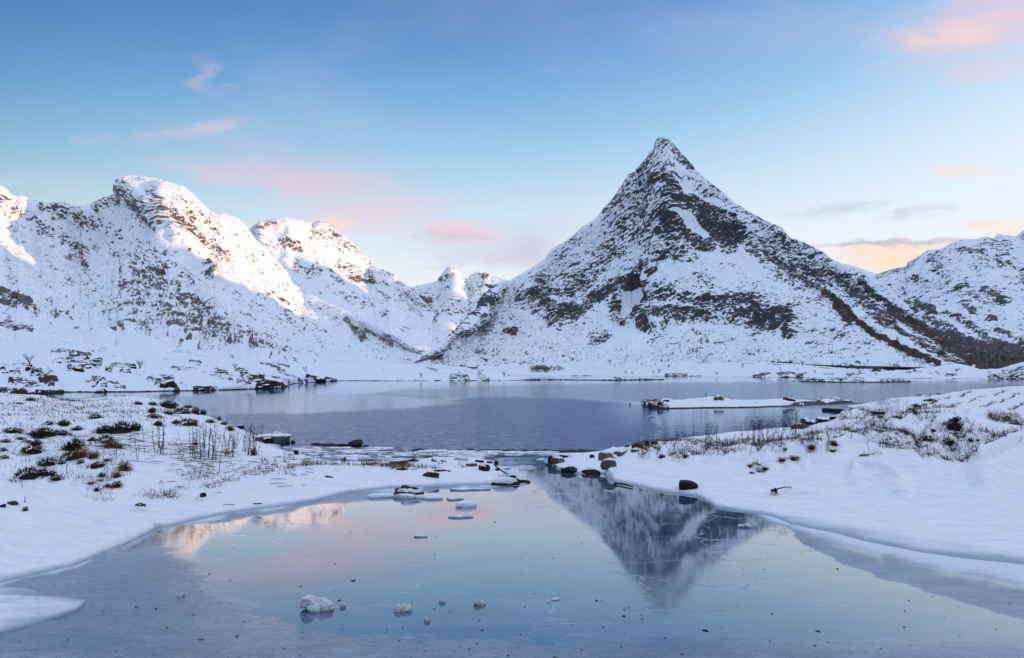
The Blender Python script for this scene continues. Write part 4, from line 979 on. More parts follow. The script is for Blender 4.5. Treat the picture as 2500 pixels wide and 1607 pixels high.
def lake():
    us = np.arange(-260, 2760, 6.0)
    vs_ = np.concatenate([np.arange(1172, 1000, -2.0), np.arange(1000, 940, -1.0), np.arange(940, 913.2, -.4)])
    U, V = np.meshgrid(us, vs_)
    Yg = F * (EYE + .006) / (V - H0); Xg = (U - CX) / F * Yg; Zg = np.full(U.shape, -.006)
    wu = U + 24 * fbm2(U / 90, V / 14, 3, 3); wv = V + 3.5 * fbm2(U / 70, V / 10, 3, 8)
    gp = [(560, 1011), (767, 1010), (900, 1002), (1000, 997), (1084, 990), (1144, 985), (1100, 979), (1167, 969), (1268, 970), (1400, 975), (1534, 983), (1580, 1000), (1600, 1060), (1500, 1100), (1200, 1112), (700, 1120), (560, 1120)]
    grease = poly_field(wu + 30 * fbm2(U / 40, V / 5, 3, 33), wv + 3 * fbm2(U / 30, V / 4, 3, 37), gp, 5)
    grease = grease * (1 - .75 * sstep(1430, 1560, U) * sstep(1085, 1000, V))
    slush = poly_field(wu, wv, [(690, 1088), (860, 1092), (1050, 1100), (1330, 1103), (1400, 1112), (1230, 1116), (1150, 1140), (690, 1140)], 4)
    ripple = poly_field(wu, wv, [(1000, 950), (1150, 944), (1500, 938), (1700, 935), (2900, 935), (2900, 1000), (2100, 1000), (1650, 976), (1400, 974), (1268, 969), (1167, 968), (1060, 976), (900, 962)], 6)
    nilas = poly_field(wu, wv, [(420, 968), (620, 962), (900, 960), (1050, 968), (1140, 984), (1000, 996), (767, 1009), (480, 1010)], 5)
    nilas = np.maximum(.75 * nilas * (1 - .5 * sstep(800, 1150, U)), .9 * slush)
    me = grid_mesh('lake', Xg, Yg, Zg, {'grease': np.maximum(grease, slush), 'ripple': ripple, 'nilas': nilas})
    o = link('lake', me, lake_material())
    tag(o, 'lake of cold blue water with bands of thin ice', None, None, 'structure')
    bm = bpy.data.meshes.new('sea')
    R = 9000
    bm.from_pydata([(-R, -R, -.03), (R, -R, -.03), (R, R, -.03), (-R, R, -.03)], [], [(0, 1, 2, 3)])
    for nm in ('grease', 'ripple', 'nilas'):
        bm.attributes.new(nm, 'FLOAT', 'POINT')
    o = link('sea', bm, o.data.materials[0])
    tag(o, 'water reaching the horizon', None, None, 'structure')


def ice_material():
    m, t, n, b = new_mat('pond_ice')
    geo = n('ShaderNodeNewGeometry'); pos = geo.outputs['Position']
    M = lambda op, a, c=0.0, cl=False: n('ShaderNodeMath', a, c, operation=op, use_clamp=cl).outputs[0]
    fr = n('ShaderNodeAttribute', attribute_name='frost').outputs['Fac']
    st = n('ShaderNodeVectorMath', pos, (.6, 1, 1), operation='MULTIPLY').outputs[0]
    nz = lambda s, d=4, r=.6: n('ShaderNodeTexNoise', inp={'Vector': st, 'Scale': s, 'Detail': d, 'Roughness': r}).outputs[0]
    n1, n2, n3 = nz(1.1, 4), nz(9, 5, .7), nz(60, 3, .7)
    st2 = n('ShaderNodeVectorMath', pos, (.35, 1.3, 1), operation='MULTIPLY').outputs[0]
    n4 = n('ShaderNodeTexNoise', inp={'Vector': st2, 'Scale': 3.2, 'Detail': 5, 'Roughness': .7, 'Distortion': .6}).outputs[0]
    nzz = M('ADD', M('ADD', M('MULTIPLY', M('SUBTRACT', n2, .5), .9), M('MULTIPLY', M('SUBTRACT', n4, .5), .9)), M('ADD', M('MULTIPLY', M('SUBTRACT', n3, .5), .45), M('MULTIPLY', M('SUBTRACT', n1, .5), .5)))
    f = M('ADD', fr, M('MULTIPLY', nzz, M('ADD', .35, M('MULTIPLY', fr, .9))))
    hard = n('ShaderNodeMapRange', f, .36, .84, 0, 1).outputs[0]
    hard = M('POWER', hard, 1.3)
    clear = mixc(t, n, n('ShaderNodeMapRange', n1, .3, .7, 0, 1).outputs[0], (.025, .066, .14, 1), (.05, .105, .19, 1))
    frost = mixc(t, n, n('ShaderNodeMapRange', M('MULTIPLY', M('ADD', n2, n4), .5), .36, .64, 0, 1).outputs[0], (.05, .08, .15, 1), (.21, .27, .37, 1))
    frost = mixc(t, n, n('ShaderNodeMapRange', n3, .55, .75, 0, .6).outputs[0], frost, (.40, .46, .55, 1))
    dust = n('ShaderNodeAttribute', attribute_name='dust').outputs['Fac']
    du = n('ShaderNodeMapRange', M('ADD', dust, M('MULTIPLY', nzz, .55)), .25, .85, 0, 1).outputs[0]
    c = mixc(t, n, hard, clear, frost)
    wob = n('ShaderNodeTexNoise', inp={'Vector': pos, 'Scale': 2.5, 'Detail': 4, 'Roughness': .7}).outputs['Color']
    vp = n('ShaderNodeVectorMath', pos, n('ShaderNodeVectorMath', wob, (.55, .55, 0), operation='MULTIPLY').outputs[0], operation='ADD').outputs[0]
    vo = n('ShaderNodeTexVoronoi', feature='DISTANCE_TO_EDGE', inp={'Vector': n('ShaderNodeVectorMath', vp, (.55, 1.0, 1), operation='MULTIPLY').outputs[0], 'Scale': 1.15}).outputs['Distance']
    vein = n('ShaderNodeMapRange', vo, .016, .002, 0, 1).outputs[0]
    vein = M('MULTIPLY', vein, n('ShaderNodeMapRange', n4, .44, .64, 0, .30).outputs[0])
    c = mixc(t, n, vein, c, (.42, .50, .58, 1))
    milk = n('ShaderNodeMapRange', n4, .50, .72, 0, .6).outputs[0]
    c = mixc(t, n, M('MULTIPLY', milk, M('SUBTRACT', 1.0, hard)), c, (.16, .23, .30, 1))
    c = mixc(t, n, du, c, (.66, .71, .79, 1))
    t.links.new(c, b.inputs['Base Color'])
    hard = M('MAXIMUM', hard, M('MAXIMUM', du, M('MULTIPLY', vein, .8)))
    t.links.new(M('SUBTRACT', 1.0, du), b.inputs['Coat Weight'])
    rough = M('ADD', M('MULTIPLY', hard, .26), M('ADD', M('ADD', .018, M('MULTIPLY', fr, .17)), M('MULTIPLY', n('ShaderNodeMapRange', n2, .4, .7, 0, 1).outputs[0], .02)))
    t.links.new(rough, b.inputs['Roughness'])
    b.inputs['IOR'].default_value = 1.6
    b.inputs['Coat IOR'].default_value = 1.6
    t.links.new(rough, b.inputs['Coat Roughness'])
    h = M('ADD', M('MULTIPLY', n2, M('ADD', .00016, M('MULTIPLY', hard, .004))), M('MULTIPLY', n3, M('ADD', .00003, M('MULTIPLY', hard, .0016))))
    bp = n('ShaderNodeBump', inp={'Strength': 1.0, 'Distance': 1.0, 'Height': h})
    t.links.new(bp.outputs[0], b.inputs['Normal'])
    t.links.new(bp.outputs[0], b.inputs['Coat Normal'])
    return m


def pond():
    us = np.arange(-700, 3300, 8.0)
    vs_ = np.concatenate([np.arange(2600, 1700, -30.0), np.arange(1700, 1136, -4.0)])
    U, V = np.meshgrid(us, vs_)
    Yg = F * EYE / (V - H0)
    # the ice ends in the narrow neck; its outer rim bends with the noise
    Yg = Yg + np.where(V < 1150, .25 * fbm2(U / 30, V / 30, 3, 4), 0)
    Xg = (U - CX) / F * Yg; Zg = np.zeros(U.shape)
    Zg = np.where(V < 1139, -.02, Zg)
    wu = U + 40 * fbm2(U / 120, V / 50, 3, 13); wv = V + 14 * fbm2(U / 110, V / 40, 3, 18)
    fr = np.zeros(U.shape)
    # broad grey frost band along the right shore
    band = poly_field(wu, wv, [(1880, 1262), (1930, 1300), (2000, 1350), (2112, 1397), (2244, 1436), (2342, 1468), (2441, 1492), (2520, 1516), (3300, 1700), (3300, 1380), (2500, 1370), (2100, 1300)], 7)
    gaps = poly_field(wu, wv, [(1990, 1320), (2060, 1342), (2170, 1378), (2150, 1352), (2060, 1330)], 6) + poly_field(wu, wv, [(2260, 1400), (2500, 1440), (2700, 1480), (2700, 1460), (2500, 1425), (2300, 1392)], 6)
    fr = np.maximum(fr, band * (1 - .5 * np.clip(gaps, 0, 1)) * .95)
    # thin wet-snow rim along the left bank
    fr = np.maximum(fr, .8 * poly_field(wu, wv, [(500, 1240), (674, 1236), (850, 1190), (1280, 1165), (1290, 1182), (1184, 1196), (1000, 1205), (904, 1217), (864, 1225), (750, 1240), (600, 1266), (500, 1276)], 6))
    # rough matt ice in the left corner and along the bottom of the picture
    fr = np.maximum(fr, .62 * poly_field(wu, wv, [(-700, 1350), (250, 1340), (420, 1330), (470, 1360), (520, 1420), (640, 1500), (900, 1560), (1200, 1585), (1700, 1700), (-700, 1900)], 50))
    fr = np.maximum(fr, .58 * sstep(1505, 1600, wv + 40 * sstep(1200, 400, U)))
    fr = np.maximum(fr, .78 * poly_field(wu, wv, [(1600, 1600), (1760, 1585), (2000, 1575), (2150, 1580), (2300, 1600), (2420, 1630), (3300, 1900), (1000, 1900)], 10))
    fr = np.maximum(fr, .26 * sstep(1310, 1450, wv))
    sl = np.interp(U, [1800, 1882, 1930, 2000, 2112, 2244, 2408, 2500, 2860, 3300], [1240, 1258, 1281, 1298, 1323, 1350, 1376, 1390, 1440, 1500])
    sr = np.interp(U, [1800, 1900, 2000, 2250, 2500, 3300], [4, 14, 34, 60, 80, 90])
    dust = np.where(U > 1800, sstep(1, 0, (wv - sl) / sr), 0) * .95
    s2 = np.interp(U, [-700, 0, 170, 312, 380, 560, 674, 850, 1284], [1560, 1425, 1383, 1326, 1292, 1252, 1240, 1202, 1178])
    dust = np.maximum(dust, np.where(U < 1290, sstep(1, 0, (wv - s2) / np.interp(U, [0, 500, 900, 1280], [16, 14, 8, 3])), 0) * .8)
    me = grid_mesh('pond_ice', Xg, Yg, Zg, {'frost': fr, 'dust': dust})
    o = link('pond_ice', me, ice_material())
    tag(o, 'frozen pond of grey blue ice mirroring the sky', None, None, 'structure')


lake()
pond()
#STAGE3
# ------------------------------------------------------------------ finding the ground
SURF = {}


def prep():
    for nm, lst in SURFS.items():
        SURF[nm] = [(CX + F * X / Y, H0 + F * (EYE - Z) / Y, X, Y, Z, s) for X, Y, Z, s in lst]


def place(u, v, where=None, sink=0.0):
    """the nearest point of the ground seen at picture place (u, v); water level if no ground is there"""
    cand = []
    for nm in ([where] if where else SURF):
        for pu, pv, X, Y, Z, s in SURF[nm]:
            d = (pu - u) ** 2 + (pv - v) ** 2
            d = d + np.where(Z < -.05, 1e6, 0)
            i = int(np.argmin(d))
            cand.append((float(d.flat[i]), float(X.flat[i]), float(Y.flat[i]), float(Z.flat[i])))
    near = [c for c in cand if c[0] < 12] or [c for c in cand if c[0] < 60]
    if near:
        c = min(near, key=lambda q: q[2])
    elif v < H0 + 6 and cand:
        c = min(cand)
    else:
        x, y, z = on_z(u, v, 0)
        return Vector((x, y, z - sink))
    return Vector((c[1], c[2], c[3] - sink))


# ------------------------------------------------------------------ small-mesh helpers
class MB:
    def __init__(self):
        self.v, self.f, self.m = [], [], []

    def add(self, vs_, fs, mi=0):
        k = len(self.v)
        self.v += [tuple(p) for p in vs_]
        self.f += [tuple(i + k for i in f) for f in fs]
        self.m += [mi] * len(fs)

    def tube(self, pts, rad, n=4, mi=0, cap=True):
        pts = [Vector(p) for p in pts]
        k0 = []
        vs_, fs = [], []
        for i, p in enumerate(pts):
            d = (pts[min(i + 1, len(pts) - 1)] - pts[max(i - 1, 0)]).normalized()
            a = d.orthogonal().normalized(); b = d.cross(a)
            r = rad[i] if isinstance(rad, (list, tuple)) else rad
            for j in range(n):
                t = 2 * math.pi * j / n
                vs_.append(p + a * r * math.cos(t) + b * r * math.sin(t))
        for i in range(len(pts) - 1):
            for j in range(n):
                fs.append((i * n + j, i * n + (j + 1) % n, (i + 1) * n + (j + 1) % n, (i + 1) * n + j))
        if cap:
            fs.append(tuple(range(n))[::-1]); fs.append(tuple((len(pts) - 1) * n + j for j in range(n)))
        self.add(vs_, fs, mi)

    def box(self, c, s, mi=0, rot=0):
        x, y, z = s[0] / 2, s[1] / 2, s[2] / 2
        R = Matrix.Rotation(rot, 3, 'Z')
        vs_ = [Vector(c) + R @ Vector((a * x, b * y, d * z)) for d in (-1, 1) for a, b in ((-1, -1), (1, -1), (1, 1), (-1, 1))]
        self.add(vs_, [(0, 3, 2, 1), (4, 5, 6, 7), (0, 1, 5, 4), (1, 2, 6, 5), (2, 3, 7, 6), (3, 0, 4, 7)], mi)

    def mesh(self, name, mats, smooth=False):
        me = bpy.data.meshes.new(name)
        me.from_pydata(self.v, [], self.f)
        for m in (mats if isinstance(mats, (list, tuple)) else [mats]):
            me.materials.append(m)
        if any(self.m):
            me.polygons.foreach_set('material_index', self.m)
        if smooth:
            me.polygons.foreach_set('use_smooth', [True] * len(me.polygons))
        me.update()
        return me


def ico(sub):
    import bmesh
    bm = bmesh.new()
    bmesh.ops.create_icosphere(bm, subdivisions=sub, radius=1)
    V = np.array([v.co[:] for v in bm.verts]); Fc = [[v.index for v in f.verts] for f in bm.faces]
    bm.free()
    return V, Fc


ICO = {k: ico(k) for k in (1, 2, 3, 4)}


def lump(sub, seed, rough=.3, cuts=5, flat=.0, freq=1.2, boxy=0.0):
    """a weathered stone: a ball pushed about by noise, with a few planed faces"""
    V, Fc = ICO[sub]
    r = np.random.default_rng(seed)
    P = V.copy()
    if boxy:
        P = np.sign(P) * np.abs(P) ** (1 - boxy)
    for _ in range(cuts):
        nrm = r.normal(size=3); nrm /= np.linalg.norm(nrm)
        h = r.uniform(.5, .85)
        d = P @ nrm - h
        P = P - np.outer(np.maximum(d, 0) * .9, nrm)
    q = P * freq
    P = P * (1 + rough * fbm3(q[:, 0] + seed, q[:, 1], q[:, 2], 4, seed % 31, .55))[:, None]
    P[:, 2] = np.where(P[:, 2] < -flat, -flat + (P[:, 2] + flat) * .15, P[:, 2])
    return P, Fc


def simple_mat(name, col, rough=.8, col2=None, scale=8.0, spec=.2, bump=0.0, bscale=30.0, snow_top=None, coords='Object'):
    m, t, n, b = new_mat(name)
    b.inputs['Roughness'].default_value = rough
    b.inputs['Specular IOR Level'].default_value = spec
    co = n('ShaderNodeTexCoord').outputs[coords]
    na = n('ShaderNodeTexNoise', inp={'Vector': co, 'Scale': scale, 'Detail': 4, 'Roughness': .65}).outputs[0]
    c = mixc(t, n, n('ShaderNodeMapRange', na, .35, .65, 0, 1).outputs[0], tuple(col) + (1,), tuple(col2 or col) + (1,))
    if snow_top is not None:
        g = n('ShaderNodeNewGeometry')
        nz = n('ShaderNodeSeparateXYZ', g.outputs['Normal']).outputs[2]
        nb = n('ShaderNodeTexNoise', inp={'Vector': co, 'Scale': scale * 1.3, 'Detail': 4, 'Roughness': .6}).outputs[0]
        s = n('ShaderNodeMath', nz, n('ShaderNodeMath', n('ShaderNodeMath', nb, .5, operation='SUBTRACT').outputs[0], 1.6, operation='MULTIPLY').outputs[0], operation='ADD').outputs[0]
        f = n('ShaderNodeMapRange', s, snow_top, snow_top + .12, 0, 1).outputs[0]
        c = mixc(t, n, f, c, (.84, .85, .88, 1))
    t.links.new(c, b.inputs['Base Color'])
    if bump:
        nb2 = n('ShaderNodeTexNoise', inp={'Vector': co, 'Scale': bscale, 'Detail': 4, 'Roughness': .65}).outputs[0]
        bp = n('ShaderNodeBump', inp={'Strength': .8, 'Distance': bump, 'Height': nb2})
        t.links.new(bp.outputs[0], b.inputs['Normal'])
    return m


M_ROCK = simple_mat('dark_stone_with_snow', (.009, .009, .010), .7, (.030, .028, .027), 2.2, .12, .05, 6, snow_top=.66)
M_ROCKS = simple_mat('grey_stone_with_snow', (.06, .06, .065), .75, (.14, .135, .135), 2.5, .3, .05, 6, snow_top=.55)
M_WET = simple_mat('wet_black_stone', (.007, .007, .007), .45, (.022, .020, .016), 2.6, .22, .06, 5)
M_BROWN = simple_mat('brown_stone', (.05, .035, .022), .7, (.12, .085, .05), 2.5, .3, .05, 6, snow_top=.9)
M_WOOD = simple_mat('dark_driftwood', (.022, .016, .013), .8, (.06, .042, .03), 6, .2, .02, 14)
M_WOODR = simple_mat('reddish_wood', (.10, .035, .022), .8, (.05, .02, .015), 6, .2, .02, 14)
M_SNOWB = simple_mat('soft_snow', (.84, .85, .88), .8, (.80, .82, .86), 4, .1, .02, 20)
M_ICE = simple_mat('white_ice', (.66, .70, .76), .35, (.84, .85, .88), 3, .45, .06, 7)
M_ICEG = simple_mat('grey_ice', (.30, .34, .40), .4, (.62, .66, .72), 2.5, .4, .03, 9, snow_top=.75)
M_HEA = simple_mat('dark_heather', (.012, .013, .009), .9, (.032, .030, .017), 9, .05)
M_HEB = simple_mat('brown_heather', (.030, .016, .010), .9, (.065, .034, .020), 9, .05)
M_TAN = simple_mat('dry_tan_grass', (.19, .115, .05), .9, (.36, .23, .11), 9, .05)
M_STALK = simple_mat('dry_brown_stalk', (.045, .030, .026), .9, (.09, .06, .05), 20, .05)
M_BARK = simple_mat('dark_twigs', (.040, .032, .030), .9, (.075, .058, .05), 3, .05)
M_POLE = simple_mat('weathered_pole', (.05, .042, .036), .9, (.08, .07, .06), 3, .05)
M_ASPH = simple_mat('road_asphalt', (.045, .046, .05), .8, (.08, .08, .085), .6, .2, coords='Generated')
M_CARD = simple_mat('dark_car_paint', (.018, .02, .026), .3, None, 1, .5)
M_CARW = simple_mat('white_car_paint', (.75, .75, .75), .3, None, 1, .5)
M_GLASS = simple_mat('dark_car_glass', (.012, .014, .018), .1, None, 1, .5)
M_TYRE = simple_mat('black_tyre', (.012, .012, .012), .9, None, 1, .1)

prep()


# ------------------------------------------------------------------ telling alike things apart in words
ANCH = []


def rel_label(u, v, kind, anchors, used):
    """kind + where it lies from the things around it"""
    order = sorted(anchors, key=lambda a: (a[0] - u) ** 2 + ((a[1] - v) * 1.6) ** 2)

    def word(a):
        du, dv = u - a[0], (v - a[1]) * 1.8
        if abs(du) > abs(dv):
            return ('right of ' if du > 0 else 'left of ') + a[2]
        return ('below ' if dv > 0 else 'above ') + a[2]
    for a in order[:3]:
        L = kind + ' ' + word(a)
        if L not in used and len(L.split()) <= 16:
            used.add(L); return L
    for a in order[:3]:
        for b in order[:6]:
            if a is b:
                continue
            L = kind + ' ' + word(a) + ', ' + word(b)
            if L not in used and len(L.split()) <= 16:
                used.add(L); return L
    for a in order[:4]:
        for pre in ('closest', 'second', 'third', 'fourth', 'fifth'):
            L = pre + ' ' + kind + ' ' + word(a)
            if L not in used and len(L.split()) <= 16:
                used.add(L); return L
    used.add(kind)
    return kind


USED = set()

# ------------------------------------------------------------------ stones
ROCKV = {}


def rock(u, v, w, h, mat, label, group=None, cat='rock', seed=None, sub=3, depth=1.0, sink=.25, where=None, rough=.3, boxy=.15, rot=None, name='rock'):
    """a stone w picture pixels wide and h high whose foot is seen at (u, v)"""
    seed = seed if seed is not None else int(u * 7 + v * 3)
    p = place(u, v, where)
    k = p.y / F
    key = (mat.name, seed % 7, sub, rough)
    if key not in ROCKV:
        P, Fc = lump(sub, seed % 7 + 40, rough, 6, .35, 1.3, boxy)
        P = P - [0, 0, P[:, 2].min()]
        P /= max(np.ptp(P[:, 0]), 1e-6)
        mb = MB(); mb.add(P, Fc)
        me = mb.mesh('rock', mat, smooth=sub >= 3)
        ROCKV[key] = (me, np.ptp(P[:, 2]))
    me, hz = ROCKV[key]
    o = link(name, me)
    W, Hh = w * k, h * k
    o.scale = (W, W * depth, Hh * (1 + sink) / hz)
    o.location = (p.x, p.y + W * depth * .3, p.z - Hh * sink)
    o.rotation_euler = (0, 0, rot if rot is not None else random.uniform(-.4, .4))
    tag(o, label, cat, group)
    return o


def stones():
    R = rock
    # one big boulder standing in the ice
    p = place(1677, 1197); k = p.y / F
    P, Fc = lump(4, 5, .10, 9, .75, 1.4, .38)
    P = P - [0, 0, P[:, 2].min()]
    P[:, 0] *= 1 - .10 * (1 - P[:, 2] / P[:, 2].max())
    mb = MB(); mb.add(P / np.ptp(P[:, 0]), Fc)
    o = link('boulder', mb.mesh('boulder', simple_mat('black_boulder', (.006, .006, .0065), .55, (.020, .019, .019), 2.2, .2, .03, 8, snow_top=1.12), True))
    o.scale = (48 * k, 40 * k, 41 * k * np.ptp(P[:, 0]) / np.ptp(P[:, 2]) * .9); o.location = (p.x, p.y + .12, -.05); o.rotation_euler = (.05, .06, .25)
    tag(o, 'big smooth black boulder standing in the ice at the right snowbank', 'boulder')
    R(866, 1091, 38, 17, M_WET, 'round black seaweed covered rock standing in the lake', sub=3, depth=.8)
    for (u, v, w, h, lab) in [(770, 1086, 26, 4, 'flat black reef stone by the left bank boulders'), (800, 1088, 36, 5, 'long flat black reef stone in the lake shallows'), (832, 1090, 30, 6, 'low black reef stone just left of the round lake rock'), (892, 1090, 16, 3, 'thin black reef stone just right of the round lake rock')]:
        R(u, v, w, h, M_WET, lab, 'black reef stones off the left bank', depth=.8)
    # the rocky end of the left bank
    R(662, 1083, 62, 22, M_ROCKS, 'long grey bedrock slab sloping down the end of the left bank', depth=1.4, rot=-.9, boxy=.3)
    R(652, 1083, 26, 15, M_ROCK, 'dark boulder under the long bedrock slab', boxy=.25)
    R(690, 1088, 28, 14, M_ROCK, 'squat dark boulder at the tip of the left bank', boxy=.25)
    R(672, 1068, 34, 14, M_ROCK, 'dark humped rock behind the long bedrock slab', boxy=.2)
    R(700, 1081, 13, 10, M_WET, 'small square black stone right of the bank tip')
    R(714, 1082, 11, 7, M_WET, 'smallest black stone at the water off the bank tip')
    R(535, 1022, 12, 10, M_ROCK, 'pointed dark stone on the crest of the left bank', boxy=.0)
    R(588, 1041, 19, 9, M_ROCK, 'dark stone on the bank crest above the dry stalks', boxy=.1)
    R(723, 1110, 11, 12, M_ROCK, 'small pointed stone at the left end of the slushy shore')
    R(721, 1101, 8, 5, M_WET, 'tiny black stone behind the pointed shore stone')
    R(840, 1127, 13, 11, M_ROCK, 'upright triangular stone on the middle of the slushy shore', boxy=0)
    R(778, 1134, 15, 8, M_ROCK, 'dark stone half buried at the snow edge')
    R(971, 1132, 46, 9, M_ROCKS, 'flat grey green stone slab at the far snow edge', depth=.7)
    R(1010, 1127, 26, 6, M_WET, 'flat black stone right of the grey green slab')
    R(1060, 1127, 14, 9, M_ROCKS, 'grey rounded stone at the far snow edge')
    R(1083, 1127, 16, 5, M_ROCK, 'flat dark stone right of the grey rounded stone')
    R(1042, 1119, 30, 5, M_WET, 'long black ledge in the slush behind the snow spit')
    R(1150, 1139, 26, 9, M_ROCKS, 'low grey stone on the snow spit end')
    R(1180, 1149, 31, 18, M_ROCK, 'biggest pointed stone on the snow spit end', boxy=0)
    R(1210, 1136, 13, 11, M_WET, 'round black stone at the channel edge of the snow spit')
    R(1126, 1124, 36, 8, M_ICEG, 'flat ice glazed ledge at the back of the snow spit', depth=.7)
    R(1168, 1129, 26, 7, M_ROCK, 'dark flat stone above the biggest pointed stone', depth=.7)
    R(1196, 1131, 16, 6, M_ROCK, 'small dark stone left of the round black stone')
    R(1213, 1149, 12, 5, M_WET, 'small black stone beside the leaning stick')
    R(1253, 1167, 16, 6, M_WET, 'small black stone on the tip of the snow spit')
    R(1270, 1180, 48, 8, M_WET, 'flat dark slab at the tip of the snow spit', depth=.5)
    o = R(1232, 1198, 74, 18, M_WET, 'long dark slab with snow on top lying in the pond ice', depth=.35)
    snowcap(o, .62)
    # the far side of the channel
    R(1345, 1131, 16, 19, M_WET, 'upright black stone at the right side of the channel')
    R(1362, 1131, 34, 17, M_ROCKS, 'snow dusted grey boulder beside the upright black stone')
    R(1375, 1117, 24, 7, M_ROCK, 'flat dark stone behind the snow dusted grey boulder', depth=.6)
    R(1319, 1126, 26, 6, M_ICEG, 'flat icy stone reaching into the channel', depth=.6)
    R(1346, 1141, 26, 9, M_WET, 'low black stone at the foot of the snow dusted boulder')
    R(1398, 1155, 54, 15, M_WET, 'dark slab under the snow at the pond edge, left one', depth=.5)
    R(1443, 1158, 48, 12, M_WET, 'dark slab under the snow at the pond edge, right one', depth=.5)
    R(1445, 1118, 13, 8, M_WET, 'small round black stone left of the grey boulders')
    R(1479, 1124, 38, 24, M_ROCKS, 'leftmost of the big grey boulders on the right bank')
    R(1516, 1112, 40, 19, M_ROCKS, 'round grey boulder behind the other big boulders')
    R(1502, 1120, 24, 9, M_ROCKS, 'small grey stone between the big boulders')
    R(1488, 1143, 40, 24, M_ROCKS, 'nearest big grey boulder with snow against its right side')
    R(1557, 1096, 32, 13, M_WET, 'largest black stone at the lake edge of the right bank')
    R(1579, 1090, 12, 15, M_WET, 'small upright black stone at the lake edge of the right bank')
    R(1598, 1084, 22, 8, M_WET, 'flat black stone right of the upright lake edge stone')
    R(1551, 1103, 24, 8, M_ROCKS, 'grey snow dusted stone below the largest lake edge stone')
    R(1533, 1091, 12, 5, M_WET, 'tiny black stone in the water off the right bank')
    # outcrop where the right bank meets the inlet
    R(1955, 1047, 46, 13, M_BROWN, 'low brown outcrop among the dry stalks on the right bank', depth=.7)
    R(1982, 1037, 34, 13, M_ROCK, 'middle dark block of the right bank outcrop')
    R(2010, 1030, 40, 12, M_ROCK, 'long dark block at the top of the right bank outcrop')
    R(1972, 1029, 26, 9, M_ROCKS, 'grey flat block at the water side of the right bank outcrop')
    R(2037, 1024, 18, 8, M_ROCK, 'small dark block at the right end of the outcrop')
    # the spit
    for (u, v, w, h, lab) in [(1576, 990, 11, 6, 'leftmost black rock on the tip of the lake spit'), (1592, 992, 18, 6, 'wide black rock on the tip of the lake spit'), (1612, 987, 15, 5, 'dark rock on the snow near the spit tip'), (1627, 981, 16, 5, 'small dark rock at the back of the spit tip'), (1642, 979, 18, 4, 'flat dark rock where the spit snow begins')]:
        R(u, v, w, h, M_WET, lab, 'black rocks at the tip of the spit')
    R(1757, 976, 24, 10, M_BROWN, 'brown outcrop showing on top of the lake spit')
    R(1741, 967, 9, 4, M_ROCK, 'small dark stone on the highest point of the lake spit')
    R(1786, 974, 7, 4, M_ROCK, 'small dark stone right of the brown spit outcrop')
    R(1538, 988, 5, 3, M_WET, 'tiny black rock alone in the water left of the spit')
    R(1985, 978, 9, 3, M_ROCK, 'small stone at the back edge of the spit')
    R(2068, 981, 22, 5, M_ROCK, 'low dark stones at the right end of the spit')
    R(2044, 976, 30, 6, M_ROCK, 'dark humped stone at the back edge of the spit', depth=.7)
    # left bank foreground
    R(494, 1214, 16, 12, M_ROCK, 'small angular dark stone alone on the left snow slope', boxy=.3)
    R(4, 1238, 14, 7, M_WET, 'black stone at the left edge of the picture')
    R(26, 1232, 28, 6, M_WET, 'thin black stone showing through snow near the left edge')
    R(340, 1236, 22, 7, M_ROCKS, 'low snow covered stone above the pond edge')
    R(2045, 1390, 5, 2, M_WET, 'tiny black pebble on the right frosted ice')


def snowcap(o, f):
    """a cap of snow lying on a stone, moulded to its top"""
    me = o.data
    V = np.array([v.co[:] for v in me.vertices])
    zt = V[:, 2].max()
    V2 = V.copy()
    V2[:, 0] *= f + .2; V2[:, 1] *= f + .25
    V2[:, 2] = np.where(V[:, 2] > .45 * zt, V[:, 2] * 1.0 + .32 * zt, .5 * zt)
    mb = MB(); mb.add(V2, [tuple(p.vertices) for p in me.polygons])
    c = link('snow_cap', mb.mesh('snow_cap', M_SNOWB, True), None, o)
    return c


stones()


# ------------------------------------------------------------------ driftwood, sticks, ice lumps
def log(pts, r, mat, label, cat='driftwood', name='driftwood', cap=False, n=7, endmat=None, lift=0):
    mb = MB()
    P = []
    for (u, v, z) in pts:
        y = F * (EYE - z) / (v - H0) if isinstance(z, (int, float)) else None
        P.append(Vector(((u - CX) / F * y, y, z)))
    # a knotty tube
    pp, rr = [], []
    for i in range(len(P) - 1):
        for s in range(3):
            t = s / 3
            pp.append(P[i].lerp(P[i + 1], t) + Vector((random.gauss(0, r * .12), random.gauss(0, r * .12), random.gauss(0, r * .12))))
            rr.append(r * random.uniform(.8, 1.15) * (1 - .35 * (i + t) / len(P)))
    pp.append(P[-1]); rr.append(r * .55)
    mb.tube(pp, rr, n)
    o = link(name, mb.mesh(name, mat, True))
    tag(o, label, cat)
    if cap:
        c = MB()
        c.tube([q + Vector((0, .2 * r, .7 * r)) for q in pp[1:-1]], [q * .85 for q in rr[1:-1]], n)
        link('snow_cap', c.mesh('snow_cap', M_SNOWB, True), None, o)
    if endmat:
        e = MB()
        d = (pp[-1] - pp[-2]).normalized()
        e.tube([pp[-1] - d * r * 1.2, pp[-1] + d * r * .9], [r * 1.05, r * .95], n)
        link('broken_end', e.mesh('broken_end', endmat, True), None, o)
    return o


